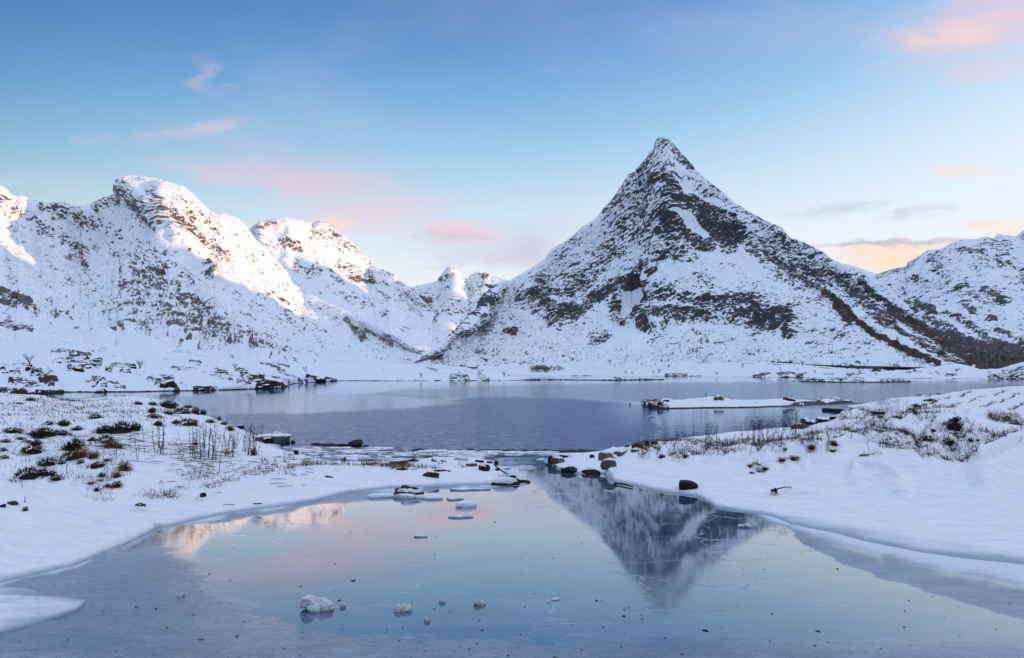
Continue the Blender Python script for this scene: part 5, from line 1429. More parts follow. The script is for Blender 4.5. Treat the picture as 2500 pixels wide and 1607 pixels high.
log([(985, 1194, .05), (1003, 1198, .06), (1022, 1200, .03)], .075, M_WOODR, 'short reddish brown log half under snow in the pond ice', cap=False)
log([(970, 1206, .01), (985, 1206, .05), (1010, 1207, .05), (1034, 1206, .04)], .06, M_WOOD, 'dark log with a snow covered back in the pond ice', cap=True)
log([(964, 1196, .01), (975, 1192, .04), (988, 1193, .05)], .02, M_WOOD, 'thin curved branch left of the reddish log')
log([(1036, 1163, .10), (1048, 1158, .15), (1066, 1161, .13)], .05, M_WOOD, 'dark log with a red broken end on the snow spit', endmat=M_WOODR)
log([(1058, 1152, .11), (1072, 1150, .14), (1090, 1150, .13), (1100, 1153, .12)], .03, M_WOOD, 'thin dark stick lying along the snow spit')
log([(970, 1150, .10), (983, 1145, .16), (997, 1149, .11)], .045, M_WOOD, 'dark arched branch standing out of the snow spit')
log([(1003, 1149, .11), (1013, 1147, .14)], .035, M_WOOD, 'short dark stub right of the arched branch')
log([(792, 1167, .09), (805, 1165, .12), (815, 1169, .09)], .035, M_WOOD, 'flat grey driftwood piece on the open snow of the spit')
log([(1209, 1137, .08), (1222, 1147, .06), (1237, 1158, .03)], .018, M_WOOD, 'thin leaning stick at the channel end of the snow spit', n=5)
log([(1262, 1170, .05), (1278, 1176, .03)], .014, M_WOOD, 'short stick on the dark slab at the spit tip', n=5)
log([(1884, 1199, .14), (1893, 1195, .2), (1896, 1202, .12)], .03, M_WET, 'black forked root sticking out of the right snow plain')
log([(1896, 1194, .19), (1915, 1190, .2), (1946, 1189, .14)], .010, M_WOOD, 'long thin branch beside the black root on the right snow plain', n=5)
log([(2011, 1000, .05), (2060, 1003, .08), (2110, 1007, .09), (2160, 1009, .10)], .10, M_WOOD, 'long black log lying along the frozen inlet')
log([(1912, 973, .4), (1925, 976, .32), (1942, 979, .25)], .10, M_WOOD, 'dark log lying on the snow at the back of the spit')
log([(620, 1230, .09), (640, 1229, .11)], .012, M_WOOD, 'small dark twig on the snow above the pond edge', n=5)
log([(330, 1234, .12), (342, 1228, .2), (356, 1237, .1)], .012, M_WOOD, 'bent twig beside the low stone above the pond edge', n=5)
log([(549, 1146, .12), (562, 1147, .14), (580, 1150, .12)], .014, M_WOOD, 'crooked stick on the snow below the dry stalks', n=5)
log([(1500, 1180, .02), (1525, 1183, .025), (1545, 1189, .02)], .02, M_WOOD, 'dark branch frozen into the pond edge left of the boulder', n=5)


def ice_lump(u, v, w, h, label, seed, lobes=((0, 0, 0, 1),), mat=None, group=None, name='ice_chunk', rough=.32):
    p = place(u, v, 'pond_only')
    k = p.y / F
    mb = MB()
    for i, (dx, dy, dz, s) in enumerate(lobes):
        P, Fc = lump(3, seed + i, rough, 4, .5, 1.6)
        P = P * [.5 * s, .42 * s, .5 * s] + [dx, dy, dz]
        mb.add(P, Fc)
    V = np.array(mb.v); V[:, 2] -= V[:, 2].min()
    V[:, 0] /= np.ptp(V[:, 0]); V[:, 2] /= np.ptp(V[:, 2])
    mb.v = [tuple(q) for q in V]
    o = link(name, mb.mesh(name, mat or M_ICE, True))
    o.scale = (w * k, w * k, h * k * 1.26)
    o.location = (p.x, p.y + w * k * .3, -.004 - .14 * h * k)
    tag(o, label, 'ice', group)
    return o


SURF['pond_only'] = []
ice_lump(766, 1496, 86, 33, 'largest jagged chunk of white ice on the pond', 300, ((-.22, 0, .12, .62), (.12, .05, 0, .62), (.36, -.02, -.02, .5), (-.05, -.1, -.06, .5)), rough=.45)
ice_lump(836, 1484, 16, 11, 'small round ice lump just right of the largest chunk', 310)
ice_lump(982, 1496, 46, 16, 'oval ice lump in the middle foreground of the pond', 320, ((-.25, 0, 0, .6), (.0, .04, .0, .62), (.25, 0, 0, .55)), rough=.3)
ice_lump(1080, 1472, 17, 10, 'small round ice lump above right of the oval one', 330)
ice_lump(1171, 1480, 29, 14, 'lumpy white ice piece right of the small round one', 340, ((-.2, 0, .05, .6), (.2, 0, 0, .55)))
ice_lump(1042, 1519, 17, 11, 'nearest small ice lump on the pond', 350)
ice_lump(436, 1458, 20, 8, 'low white ice lump on the left part of the pond', 360)
ice_lump(1356, 1466, 24, 5, 'flat faint ice lump on the pond below the mountain reflection', 370, mat=M_ICEG)
ice_lump(1820, 1290, 34, 9, 'white ice hump in the dark reflection by the right shore', 380, ((-.2, 0, .02, .5), (.25, 0, 0, .6)), rough=.2)
ice_lump(374, 1292, 36, 12, 'snowy ice hump on the edge of the left bank', 390, rough=.2)
ice_lump(1284, 1150, 40, 11, 'white snow covered ice lump in the channel', 400, ((-.25, 0, 0, .6), (.2, 0, 0, .6)), rough=.2)
ice_lump(1231, 1146, 34, 6, 'grey flat ice lump at the left of the channel', 405, mat=M_ICEG, rough=.2)


def plate(u, v, w, d, th, label, seed, mat=None, tail=0, group='snow covered ice plates by the driftwood'):
    p = on_z(u, v, 0); k = p[1] / F
    r = random.Random(seed)
    n = 22
    mb = MB()
    rings = [(1.0, 0), (1.03, th * .35), (.93, th * .8), (.66, th), (.3, th * 1.08)]
    rad = [1 + .20 * math.sin(2 * 6.283 * i / n + seed) + .16 * math.sin(3 * 6.283 * i / n + 2 * seed) + .10 * math.sin(7 * 6.283 * i / n + seed) + r.uniform(-.09, .09) for i in range(n)]
    vs_ = []
    for s, z in rings:
        for i in range(n):
            a = 2 * math.pi * i / n
            x = math.cos(a) * w * k * .5 * s * rad[i]
            x += tail * w * k * max(0, math.cos(a)) ** 5 * s
            vs_.append((x, math.sin(a) * d * .5 * s * rad[i] * (1 - .3 * max(0, math.cos(a)) if tail else 1), z + r.gauss(0, th * .03)))
    fs = []
    for j in range(len(rings) - 1):
        for i in range(n):
            fs.append((j * n + i, j * n + (i + 1) % n, (j + 1) * n + (i + 1) % n, (j + 1) * n + i))
    fs.append(tuple((len(rings) - 1) * n + i for i in range(n)))
    mb.add(vs_, fs)
    o = link('ice_plate', mb.mesh('ice_plate', mat or M_SNOWB, True))
    o.location = (p[0], p[1], .002)
    tag(o, label, 'ice', group)


plate(928, 1214, 54, .20, .055, 'leftmost snowy ice plate below the reddish log', 1)
plate(990, 1216, 46, .19, .06, 'snowy ice plate just below the two dark logs', 2, M_ICEG)
plate(1050, 1217, 64, .20, .05, 'longest snowy ice plate right of the two dark logs', 3)
plate(1104, 1220, 32, .10, .03, 'small snowy ice plate with a pointed right end', 4, M_ICEG, .4)
plate(1134, 1236, 46, .20, .07, 'boat shaped snowy ice plate with a dark stick', 5, None, .3)
plate(1120, 1264, 46, .07, .025, 'thin grey stick shaped ice plate in the open pond', 6, M_ICEG, .2)
plate(1136, 1196, 64, .20, .03, 'flat snowy ice plate left of the long dark slab', 7, M_ICEG, .3)
plate(1024, 1311, 22, .07, .02, 'small pale ice flake frozen into the middle of the pond', 8, M_ICEG, .3)


# ------------------------------------------------------------------ heather, grass, stalks
def blade(mb, p, d, L, w, mi, bend=0.0):
    d = d.normalized()
    s = d.cross(Vector((0, 0, 1)))
    s = s.normalized() if s.length > 1e-4 else Vector((1, 0, 0))
    s = Matrix.Rotation(random.uniform(0, 3.14), 3, d) @ s
    m = p + d * L * .55
    e = p + d * L + Vector((d.x, d.y, 0)) * bend * L - Vector((0, 0, bend * L * .6))
    mb.add([p - s * w, p + s * w, m + s * w * .8, m - s * w * .8, e], [(0, 1, 2, 3), (3, 2, 4)], mi)


def tuft_mesh(kind, seed):
    random.seed(seed)
    mb = MB()
    P, Fc = lump(2, seed, .5, 2, .1, 1.6)
    P = P - [0, 0, P[:, 2].min()]
    P = P / np.ptp(P[:, 0]) * [.78, .78, .5]
    P[:, 2] -= .10
    mb.add(P, Fc, 0)
    n = 260 if kind != 'grass' else 230
    for i in range(n):
        a = random.uniform(0, 2 * math.pi); r = math.sqrt(random.random()) * .5
        r *= 1 + .25 * math.sin(3 * a + seed)
        x, y = r * math.cos(a), r * math.sin(a)
        z = max(0, .30 * (1 - (r / .5) ** 2))
        if kind == 'grass':
            d = Vector((math.cos(a) * (.3 + r * 1.6), math.sin(a) * (.3 + r * 1.6), 1.0 - r))
            blade(mb, Vector((x * .7, y * .7, z * .6 - .02)), d, random.uniform(.25, .5), .010, random.choice((0, 1, 1, 1)), random.uniform(.1, .6))
        else:
            d = Vector((math.cos(a) * r * 2.2 + random.gauss(0, .4), math.sin(a) * r * 2.2 + random.gauss(0, .4), .9))
            blade(mb, Vector((x, y, z - .03)), d, random.uniform(.08, .24), .012, random.choice((0, 0, 0, 1)))
    return mb


TUFT = {}
for i in range(4):
    TUFT['dark', i] = tuft_mesh('heather', 500 + i).mesh('heather', [M_HEA, M_HEB])
    TUFT['brown', i] = tuft_mesh('heather', 510 + i).mesh('heather', [M_HEB, M_STALK])
    TUFT['tan', i] = tuft_mesh('grass', 520 + i).mesh('grass_tuft', [M_HEB, M_TAN])
random.seed(99)
hb = lambda x, y, w, h: (.2078 * x, 960 + .2078 * y, .2078 * w, .2078 * h)
hc = lambda x, y, w, h: (320 + .1669 * x, 980 + .1669 * y, .1669 * w, .1669 * h)
he = lambda x, y, w, h: (1950 + .2295 * x, 920 + .2295 * y, .2295 * w, .2295 * h)
hg = lambda x, y, w, h: (1540 + .2087 * x, 1000 + .2087 * y, .2087 * w, .2087 * h)
NAMED = [  # foot of the clump, size, tone, label, short name to point with
    (hb(290, 1000, 250, 150), 'dark', 'largest dark heather mound low on the left bank', 'the largest heather mound'),
    (hb(500, 970, 230, 90), 'dark', 'long dark heather mat joined to the right of the largest mound', None),
    (hb(640, 1020, 150, 70), 'dark', 'dark heather clump with bare twigs right of the largest mound', 'the twiggy heather clump'),
    (hb(530, 850, 170, 110), 'dark', 'dark heather clump above the largest mound', None),
    (hb(850, 660, 190, 170), 'dark', 'tall dark heather clump behind the tan grass in mid slope', 'the tall mid slope heather'),
    (hb(940, 760, 130, 140), 'tan', 'bright tan grass tuft in the middle of the left slope', 'the bright tan tuft'),
    (hb(800, 780, 200, 110), 'brown', 'brown heather clump left of the bright tan grass tuft', None),
    (hb(1390, 460, 280, 150), 'dark', 'biggest dark heather mound high on the left slope', 'the high heather mound'),
    (hb(1210, 470, 180, 110), 'dark', 'dark heather clump left of the biggest high mound', None),
    (hb(1220, 590, 200, 110), 'brown', 'red brown heather clump above the yellow grass', None),
    (hb(1280, 640, 160, 110), 'tan', 'yellow brown grass tuft below the high heather mound', 'the yellow grass tuft'),
    (hb(1450, 910, 120, 150), 'tan', 'drooping brown grass tuft above the fallen stalks', 'the drooping grass tuft'),
    (hb(1355, 1100, 120, 90), 'brown', 'round dark brown tuft lowest on the left slope', 'the lowest round tuft'),
    (hc(820, 350, 280, 110), 'brown', 'wide red brown heather patch above the dry stalks', 'the red brown patch'),
    (hc(720, 190, 250, 110), 'brown', 'red brown heather patch on the crest of the left bank', 'the crest patch'),
    (hc(520, 80, 280, 80), 'dark', 'long black heather hedge along the bank crest', 'the crest hedge'),
    (he(1690, 540, 210, 110), 'dark', 'big dark heather clump on the right bank drifts', 'the right bank heather'),
    (he(1700, 470, 100, 60), 'dark', 'small dark heather clump on top of the big right one', None),
    (he(1610, 720, 110, 80), 'dark', 'dark heather hole in the side of a right bank drift', None),
    (he(1380, 680, 110, 70), 'dark', 'dark heather edge left of the right bank drift', None),
]
SMALL_L = [('dark', [hb(360, 700, 200, 120), hb(405, 610, 120, 80), hb(470, 500, 260, 110), hb(690, 490, 170, 70), hb(130, 470, 190, 80), hb(40, 585, 100, 50), hb(15, 680, 70, 45), hb(30, 760, 90, 55), hb(720, 830, 75, 50), hb(1580, 440, 120, 110), hb(1070, 565, 90, 60),
                     hb(730, 385, 140, 80), hb(890, 435, 110, 60), hb(1110, 300, 140, 70), hb(150, 250, 130, 70), hb(1620, 145, 110, 60), hb(1780, 140, 90, 50), hb(1770, 230, 90, 55), hb(1790, 290, 140, 55), hb(1850, 380, 95, 65), hb(930, 825, 85, 50), hb(1120, 870, 180, 50), hb(225, 550, 100, 40), hb(460, 530, 110, 50), hb(300, 160, 60, 20), hb(220, 130, 80, 22), hb(340, 90, 110, 24),
                     hc(300, 40, 110, 50), hc(90, 45, 120, 60), hc(390, 340, 110, 70), hc(640, 320, 130, 60), hc(1030, 190, 100, 90), hc(820, 95, 140, 50), hc(530, 185, 150, 45), hc(640, 240, 120, 45), hc(300, 130, 100, 50), hc(930, 640, 90, 50)]),
           ('brown', [hb(560, 360, 90, 50), hb(740, 200, 70, 30), hb(1190, 980, 90, 60), hb(1140, 1145, 80, 45), hb(280, 1385, 60, 70), hb(300, 580, 110, 40), hc(930, 180, 120, 120), hc(1060, 250, 130, 70), hc(1140, 300, 130, 50), hc(1790, 780, 90, 110)]),
           ('tan', [hb(770, 665, 110, 60), hb(1080, 770, 110, 110), hb(1400, 640, 75, 60), hb(1360, 985, 100, 90), hb(1255, 1100, 70, 55), hb(1060, 1070, 80, 40), hb(1265, 795, 70, 45), hc(1440, 420, 110, 90), hc(1350, 340, 90, 50)])]
SMALL_R = [('tan', [hg(1400, 670, 60, 40), hg(1790, 600, 110, 50), hg(1920, 580, 110, 60), hg(1810, 470, 60, 35), hg(2130, 450, 110, 50), hg(1090, 500, 60, 24), hg(480, 570, 10, 5), hg(2370, 490, 90, 40)]),
           ('brown', [he(480, 660, 150, 50), he(370, 720, 90, 55), he(160, 750, 80, 40), he(1430, 260, 90, 36), he(1370, 265, 60, 30), he(1440, 355, 90, 30), hg(360, 560, 80, 50), hg(650, 560, 80, 50), he(1840, 670, 60, 40)]),
           ('dark', [he(1150, 600, 70, 40), he(1240, 390, 70, 50), he(1500, 195, 50, 26), he(1280, 210, 60, 26), he(1260, 315, 90, 36), he(1210, 360, 70, 40), he(1430, 575, 80, 30), he(1060, 440, 90, 30), he(2200, 375, 40, 16), hg(1420, 750, 70, 30), hg(1590, 690, 90, 34), he(1920, 675, 40, 24)])]


def clump(it, tone, label, group, where):
    (u, v, w, h) = it
    p = place(u, v, where)
    k = p.y / F
    me = TUFT[tone, random.randrange(4)]
    o = link('grass_tuft' if tone == 'tan' else 'heather', me)
    W = w * k
    o.scale = (W * 1.02, W * random.uniform(1.5, 2.3), max(h * k, .35 * W) * 2.3)
    o.location = (p.x, p.y + W * .2, p.z - .01)
    o.rotation_euler = (random.uniform(-.1, .1), random.uniform(0, .2), random.uniform(.1, .4) if u < 1200 else random.uniform(-.5, -.1))
    tag(o, label, 'grass tuft' if tone == 'tan' else 'heather', group)


ANL = []
for it, tone, lab, short in NAMED:
    left = it[0] < 1200
    clump(it, tone, lab, 'heather and grass clumps on the %s bank' % ('left' if left else 'right'), 'left_bank' if left else 'right_bank')
    if short:
        ANL.append((it[0], it[1], short))
ANL += [(560, 1130, 'the middle stalk clump'), (620, 1110, 'the rightmost stalk clump'), (533, 1020, 'the pointed crest stone')]
ANR = [a for a in ANL if a[0] > 1300] + [(1678, 1190, 'the black boulder'), (1985, 1035, 'the bank outcrop'), (1893, 1196, 'the black root'), (1728, 1090, 'the thick stalk clump'), (2080, 1005, 'the inlet log'), (1490, 1130, 'the grey boulders'), (2220, 990, 'the far reeds')]
ANL = [a for a in ANL if a[0] < 1300]
KIND = {'dark': 'small dark heather clump', 'brown': 'small red brown heather clump', 'tan': 'small tan grass tuft'}
for lst, anc, wh in ((SMALL_L, ANL, 'left_bank'), (SMALL_R, ANR, 'right_bank')):
    for tone, items in lst:
        for it in items:
            clump(it, tone, rel_label(it[0], it[1], KIND[tone], anc, USED), 'heather and grass clumps on the %s bank' % wh.split('_')[0], wh)


def stem_mesh(seed, kind):
    random.seed(seed)
    mb = MB()
    x = y = 0.0
    pts = [Vector((0, 0, -.06))]
    lean = (random.gauss(0, .07), random.gauss(0, .07))
    for i in range(1, 7):
        t = i / 6
        pts.append(Vector((lean[0] * t + random.gauss(0, .008), lean[1] * t + random.gauss(0, .008), t)))
    mb.tube(pts, [.0075 - .0045 * i / 6 for i in range(7)], 4)
    if kind == 'leafy':
        for i in range(16):
            t = random.uniform(.15, .97)
            p = pts[int(t * 6)].lerp(pts[min(6, int(t * 6) + 1)], t * 6 % 1)
            a = random.uniform(0, 6.28)
            blade(mb, p, Vector((math.cos(a), math.sin(a), random.uniform(-1.2, .4))), random.uniform(.04, .09), .007, 0, .3)
    elif kind == 'umbel':
        for i in range(7):
            a = random.uniform(0, 6.28); b = random.uniform(.25, .8)
            p = pts[random.choice((4, 5, 6, 6))]
            q = p + Vector((math.cos(a) * b * .14, math.sin(a) * b * .14, random.uniform(.07, .16)))
            mb.tube([p, q], [.003, .002], 3)
            for _ in range(3):
                c = random.uniform(0, 6.28)
                blade(mb, q, Vector((math.cos(c), math.sin(c), .8)), .035, .006, 0)
    return mb.mesh('stem', M_STALK)


STEMS = {k: [stem_mesh(600 + i * 7 + j, k) for i in range(6)] for j, k in enumerate(('leafy', 'umbel', 'bare'))}
random.seed(123)


def stalks(u, v, vtop, n, kind, label, where, spread=.10, group=None, thick=1.0):
    p = place(u, v, where)
    k = p.y / F
    Hm = (v - vtop) * k
    root = bpy.data.objects.new('stalk_clump' if n > 1 else 'dry_stalk', None)
    COL.objects.link(root)
    root.location = p
    tag(root, label, 'dry plant', group)
    for i in range(n):
        o = link('stem', random.choice(STEMS[kind]), None, root)
        s = Hm * (random.uniform(.68, 1.08) if n > 1 else 1)
        o.scale = (thick * max(.75, s), thick * max(.75, s), s)
        if n > 1:
            a = random.uniform(0, 6.28); r = spread * math.sqrt(random.random())
            o.location = (r * math.cos(a), r * math.sin(a) * .8, 0)
        o.rotation_euler = (random.gauss(0, .08), random.gauss(0, .10), random.uniform(0, 6.28))


def all_stalks():
    f = lambda x, y, t: (320 + .1669 * x, 980 + .1669 * y, 980 + .1669 * t)
    L = [(f(440, 770, 220), 7, 'leafy', 'clump of tall dry stalks rising from the fallen stalks', .12), (f(985, 830, 255), 11, 'leafy', 'wide clump of tall dry stalks left of the middle one', .16), (f(1080, 750, 300), 5, 'leafy', 'narrow dry stalk clump behind the wide one', .07),
         (f(1215, 845, 290), 10, 'leafy', 'tall dry stalk clump in the middle of the row', .12), (f(1420, 805, 420), 12, 'leafy', 'dense dry stalk clump right of the middle one', .13), (f(1525, 695, 400), 6, 'leafy', 'small dry stalk clump behind the dense one', .08),
         (f(1640, 745, 380), 5, 'leafy', 'thin dry stalk clump before the rightmost one', .08), (f(1790, 790, 330), 15, 'leafy', 'rightmost and bushiest dry stalk clump with red brown leaves at its foot', .14), (f(2250, 885, 700), 5, 'bare', 'short bare twig clump on the snow near the slush', .14)]
    for (u, v, t), n, k, lab, sp in L:
        stalks(u, v, t, n, k, lab, 'left_bank', sp, 'dry stalk clumps on the left bank')
    S = [(f(1290, 1040, 330), 'longest single dry stalk, nearest to the pond'), (f(190, 740, 300), 'tall single stalk left of the fallen stalks'), (f(95, 850, 470), 'single stalk at the left end of the fallen stalks'), (f(930, 865, 540), 'single stalk at the foot of the wide stalk clump'),
         (f(1185, 225, 75), 'single stalk on the bank crest against the water'), (f(1705, 350, 190), 'single stalk on the crest right of the crest stone'), (f(1395, 265, 180), 'short stalk on the crest between the two crest stones'), (f(710, 560, 400), 'thin single stalk left of the wide clump'),
         (hb(780, 955, 0, 0)[:2] + (960 + .2078 * 780,), 'pair like leaning stalk right of the largest heather mound'), (hb(1150, 860, 0, 0)[:2] + (960 + .2078 * 610,), 'leaning stalk right of the bright tan tuft'), (hb(260, 1110, 0, 0)[:2] + (960 + .2078 * 1010,), 'short stalk below the largest heather mound'),
         (hb(1360, 780, 0, 0)[:2] + (960 + .2078 * 500,), 'stalk rising beside the yellow grass tuft'), (hb(300, 1290, 0, 0)[:2] + (960 + .2078 * 1210,), 'single twig above the small brown tuft near the left edge'), (hb(1610, 790, 0, 0)[:2] + (960 + .2078 * 470,), 'thin stalk left of the tall clump in the fallen stalks')]
    for (u, v, t), lab in S:
        stalks(u, v, t, 1, 'bare', lab, 'left_bank', group='single dry stalks on the left bank')
    g = lambda x, y, t: (1540 + .2087 * x, 1000 + .2087 * y, 1000 + .2087 * t)
    e = lambda x, y, t: (1950 + .2295 * x, 920 + .2295 * y, 920 + .2295 * t)
    Rr = [(g(895, 450, 190), 6, 'the thick stalk clump on the left of the right bank', .08), (g(1010, 430, 210), 2, 'pair of stalks right of the thick clump', .05), (g(530, 450, 335), 2, 'low stalk pair at the left end of the right bank', .05), (g(1160, 430, 360), 5, 'short stalk tuft between the thick clump and the long row', .2),
          (g(1375, 395, 140), 5, 'first clump of the long stalk row on the right bank', .16), (g(1500, 400, 130), 7, 'second clump of the long stalk row', .2), (g(1550, 380, 120), 5, 'third clump of the long stalk row', .14), (g(1610, 410, 150), 5, 'fourth clump of the long stalk row', .2),
          (g(1690, 390, 205), 4, 'fifth, shorter clump of the long stalk row', .16), (g(1750, 380, 130), 5, 'sixth clump of the long stalk row', .14), (g(1830, 390, 160), 4, 'seventh clump of the long stalk row', .18), (g(1880, 310, 45), 6, 'tallest stalk clump before the bank outcrop', .08),
          (g(1950, 300, 60), 4, 'stalk clump just left of the bank outcrop', .1), (g(2000, 340, 80), 4, 'stalk clump in front of the bank outcrop', .14), (g(2070, 380, 200), 3, 'stalks below the bank outcrop, left ones', .16), (g(2140, 370, 150), 3, 'stalks below the bank outcrop, right ones', .14), (g(2190, 400, 200), 3, 'last stalks of the long row', .14),
          (e(310, 750, 520), 5, 'dark stalk clump among the right bank drifts', .06), (e(960, 410, 330), 4, 'leftmost of the reeds by the frozen inlet', .25), (e(1015, 405, 300), 5, 'second reeds from the left by the frozen inlet', .25), (e(1095, 400, 250), 7, 'tallest reeds by the frozen inlet', .3),
          (e(1175, 405, 225), 6, 'reeds right of the tallest ones by the inlet', .3), (e(1235, 405, 300), 4, 'reeds in front of the dark tussocks by the inlet', .25), (e(1295, 400, 285), 4, 'rightmost reeds by the frozen inlet', .25)]
    for (u, v, t), n, lab, sp in Rr:
        if lab.startswith('the '):
            lab = lab[4:]
        stalks(u, v, t, n, 'umbel' if 'reeds' not in lab else 'bare', lab, 'right_bank', sp, 'dry stalks on the right bank')
    for (u, v, t), lab in [(g(1400, 530, 400), 'single stalk in front of the long stalk row'), (g(2285, 475, 340), 'leaning stalk left of the dark drift stalks'), (e(2078, 690, 560), 'single stalk on the smooth right snow'), (e(2350, 700, 640), 'short stalk near the right edge'), (e(2312, 405, 345), 'leaning twig on the knoll near the right edge'),
                           (e(555, 655, 510), 'tall single stalk by the red brown heather'), (e(755, 830, 690), 'single stalk alone in front of the drifts'), (g(420, 450, 380), 'short stalk near the round grey boulder')]:
        stalks(u, v, t, 1, 'umbel', lab, 'right_bank', group='single dry stalks on the right bank')
    s = lambda x, y, t: (1500 + .2087 * x, 920 + .2087 * y, 920 + .2087 * t)
    for (u, v, t), n, lab in [(s(735, 275, 200), 2, 'stalk pair at the left of the lake spit'), (s(1065, 240, 158), 4, 'tall reeds on the crest of the lake spit'), (s(1035, 250, 180), 1, 'single reed left of the tall spit reeds'), (s(940, 250, 198), 1, 'thin single reed in the middle of the lake spit')]:
        stalks(u, v, t, n, 'bare', lab, 'skerry', .1, 'dry reeds on the spit', 2.0)


all_stalks()


def tube_field(name, items, mat, label, n=3):
    mb = MB()
    for pts, r in items:
        mb.tube(pts, r, n, 0, False)
    o = link(name, mb.mesh(name, mat))
    tag(o, label, None, None, 'stuff')


def litter():
    """what nobody could count: fallen stalks, twigs through the snow, grass, crumbs on the ice"""
    r = random.Random(5)
    items = []
    for i in range(170):
        t = r.random()
        u = 245 + 300 * t + r.gauss(0, 26); v = 1066 + 62 * t + r.gauss(0, 16)
        p = place(u, v, 'left_bank')
        a = r.gauss(-.45, .5); L = r.uniform(.2, .75)
        d = Vector((math.cos(a), math.sin(a) * .9, r.gauss(.04, .10)))
        q = p + Vector((0, 0, r.uniform(.01, .09)))
        items.append(([q - d * L / 2, q + Vector((r.gauss(0, .012), r.gauss(0, .02), r.gauss(0, .008))), q + d * L / 2], [.006, .005, .003]))
    for i in range(90):
        u = r.uniform(380, 760); v = 1150 + r.gauss(0, 22) + (u - 560) * -.05
        p = place(u, v, 'left_bank')
        a = r.uniform(-1, 1); L = r.uniform(.08, .3)
        d = Vector((math.cos(a), math.sin(a), r.gauss(0, .12)))
        z_ = Vector((0, 0, r.uniform(.0, .02)))
        items.append(([p - d * L / 2 + z_, p + z_ + Vector((r.gauss(0, .02), r.gauss(0, .03), .004)), p + d * L / 2 + z_], [.005, .006, .003]))
    tube_field('fallen_stalks', items, M_STALK, 'tangle of fallen dry stalks lying on the left snow slope')
    for nm, key, count, lab in (('dry_grass', 'left_bank', 9000, 'short dry grass and twigs poking through the snow of the left bank'), ('dry_grass', 'right_bank', 15000, 'short dry grass poking through the drifts of the right bank')):
        parts = []
        for pu, pv, X, Y, Z, S in SURF[key]:
            wgt = np.clip(S - .15, 0, .5).ravel() * (pu.ravel() > -100) * (pu.ravel() < 2600) * (Z.ravel() > .03)
            wgt = wgt * np.clip(Y.ravel() / 14, .4, 2.2) ** 1.2
            parts.append((X.ravel(), Y.ravel(), Z.ravel(), wgt))
        x, y, z, wgt = (np.concatenate([p[k] for p in parts]) for k in range(4))
        g = np.random.default_rng(8)
        idx = g.choice(len(wgt), size=count, p=wgt / wgt.sum())
        x, y, z = x[idx], y[idx], z[idx]
        sp = np.clip(y / 14, .4, 2.5)
        x = x + g.normal(0, .02, count) * sp; y = y + g.normal(0, .04, count) * sp
        L = g.uniform(.03, .11, count); a = g.uniform(0, 6.28, count); ln = g.uniform(.3, 1.6, count)
        w = g.uniform(.003, .007, count) * np.clip(y / 13, .6, 2)
        b0 = np.stack([x - w * np.sin(a), y + w * np.cos(a), z - .015], 1); b1 = np.stack([x + w * np.sin(a), y - w * np.cos(a), z - .015], 1)
        tp = np.stack([x + ln * L * np.cos(a), y + ln * L * np.sin(a), z + L], 1)
        V = np.stack([b0, b1, tp], 1).reshape(-1, 3)
        Fc = np.arange(count * 3).reshape(-1, 3)
        me = bpy.data.meshes.new(nm)
        me.from_pydata(V.tolist(), [], Fc.tolist())
        me.materials.append(M_STALK); me.materials.append(M_TAN)
        me.polygons.foreach_set('material_index', (np.random.default_rng(1).random(len(Fc)) < .2).astype(np.int32))
        tag(link(nm, me), lab, None, None, 'stuff')
    # crumbs of weed and leaf frozen on the pond
    mb = MB()
    for i in range(240):
        u = r.uniform(-50, 2550); v = 1200 + 420 * r.random() ** .8
        if r.random() < .4:
            u = r.gauss(1000, 420)
        x, y, z = on_z(u, v, 0)
        if u > 1900 and v < 1290 + (u - 1900) * .28:
            continue
        if u < 860 and v < 1440 - u * .235 + 20:
            continue
        s = r.uniform(.002, .007) * (1 if r.random() < .88 else 1.9); a = r.uniform(0, 3.14)
        st = r.uniform(1, 3.2)
        c, sn = math.cos(a), math.sin(a)
        pts = []
        for k in range(5):
            t = 2 * math.pi * k / 5
            px, py = math.cos(t) * s * st * r.uniform(.6, 1.1), math.sin(t) * s * r.uniform(.6, 1.1)
            pts.append((x + px * c - py * sn, y + px * sn + py * c, .002))
        top = [(q[0] * .5 + x * .5, q[1] * .5 + y * .5, .002 + s * .5) for q in pts]
        mb.add(pts + top, [(k, (k + 1) % 5, 5 + (k + 1) % 5, 5 + k) for k in range(5)] + [(5, 6, 7, 8, 9)])
    tag(link('debris', mb.mesh('debris', M_WET)), 'dark crumbs of leaf and weed frozen on the pond ice', None, None, 'stuff')
    # slush: thin plates pushed together between the lake and the snow spit
    mb = MB()
    for i in range(620):
        u = r.uniform(700, 1350)
        lo = np.interp(u, [700, 860, 1050, 1200, 1350], [1094, 1096, 1103, 1107, 1107]); hi = np.interp(u, [700, 760, 850, 1000, 1140, 1200, 1350], [1104, 1118, 1126, 1130, 1124, 1112, 1112])
        v = r.uniform(lo, hi)
        x, y, z = on_z(u, v, 0)
        s = r.uniform(.05, .22) * (1.8 if r.random() < .12 else 1); th = r.uniform(.010, .03); zt = r.uniform(.004, .03)
        n = r.randint(5, 7); tilt = r.gauss(0, .06)
        ang = sorted(r.uniform(0, 6.28) for _ in range(n))
        mi = 0 if r.random() < .55 else (1 if r.random() < .75 else 2)
        bot = [(x + math.cos(a) * s * 1.5, y + math.sin(a) * s, zt - .02) for a in ang]
        top = [(x + math.cos(a) * s * 1.4, y + math.sin(a) * s * .94, zt + th + math.sin(a) * s * tilt) for a in ang]
        mb.add(bot + top, [(k, (k + 1) % n, n + (k + 1) % n, n + k) for k in range(n)] + [tuple(n + k for k in range(n))], mi)
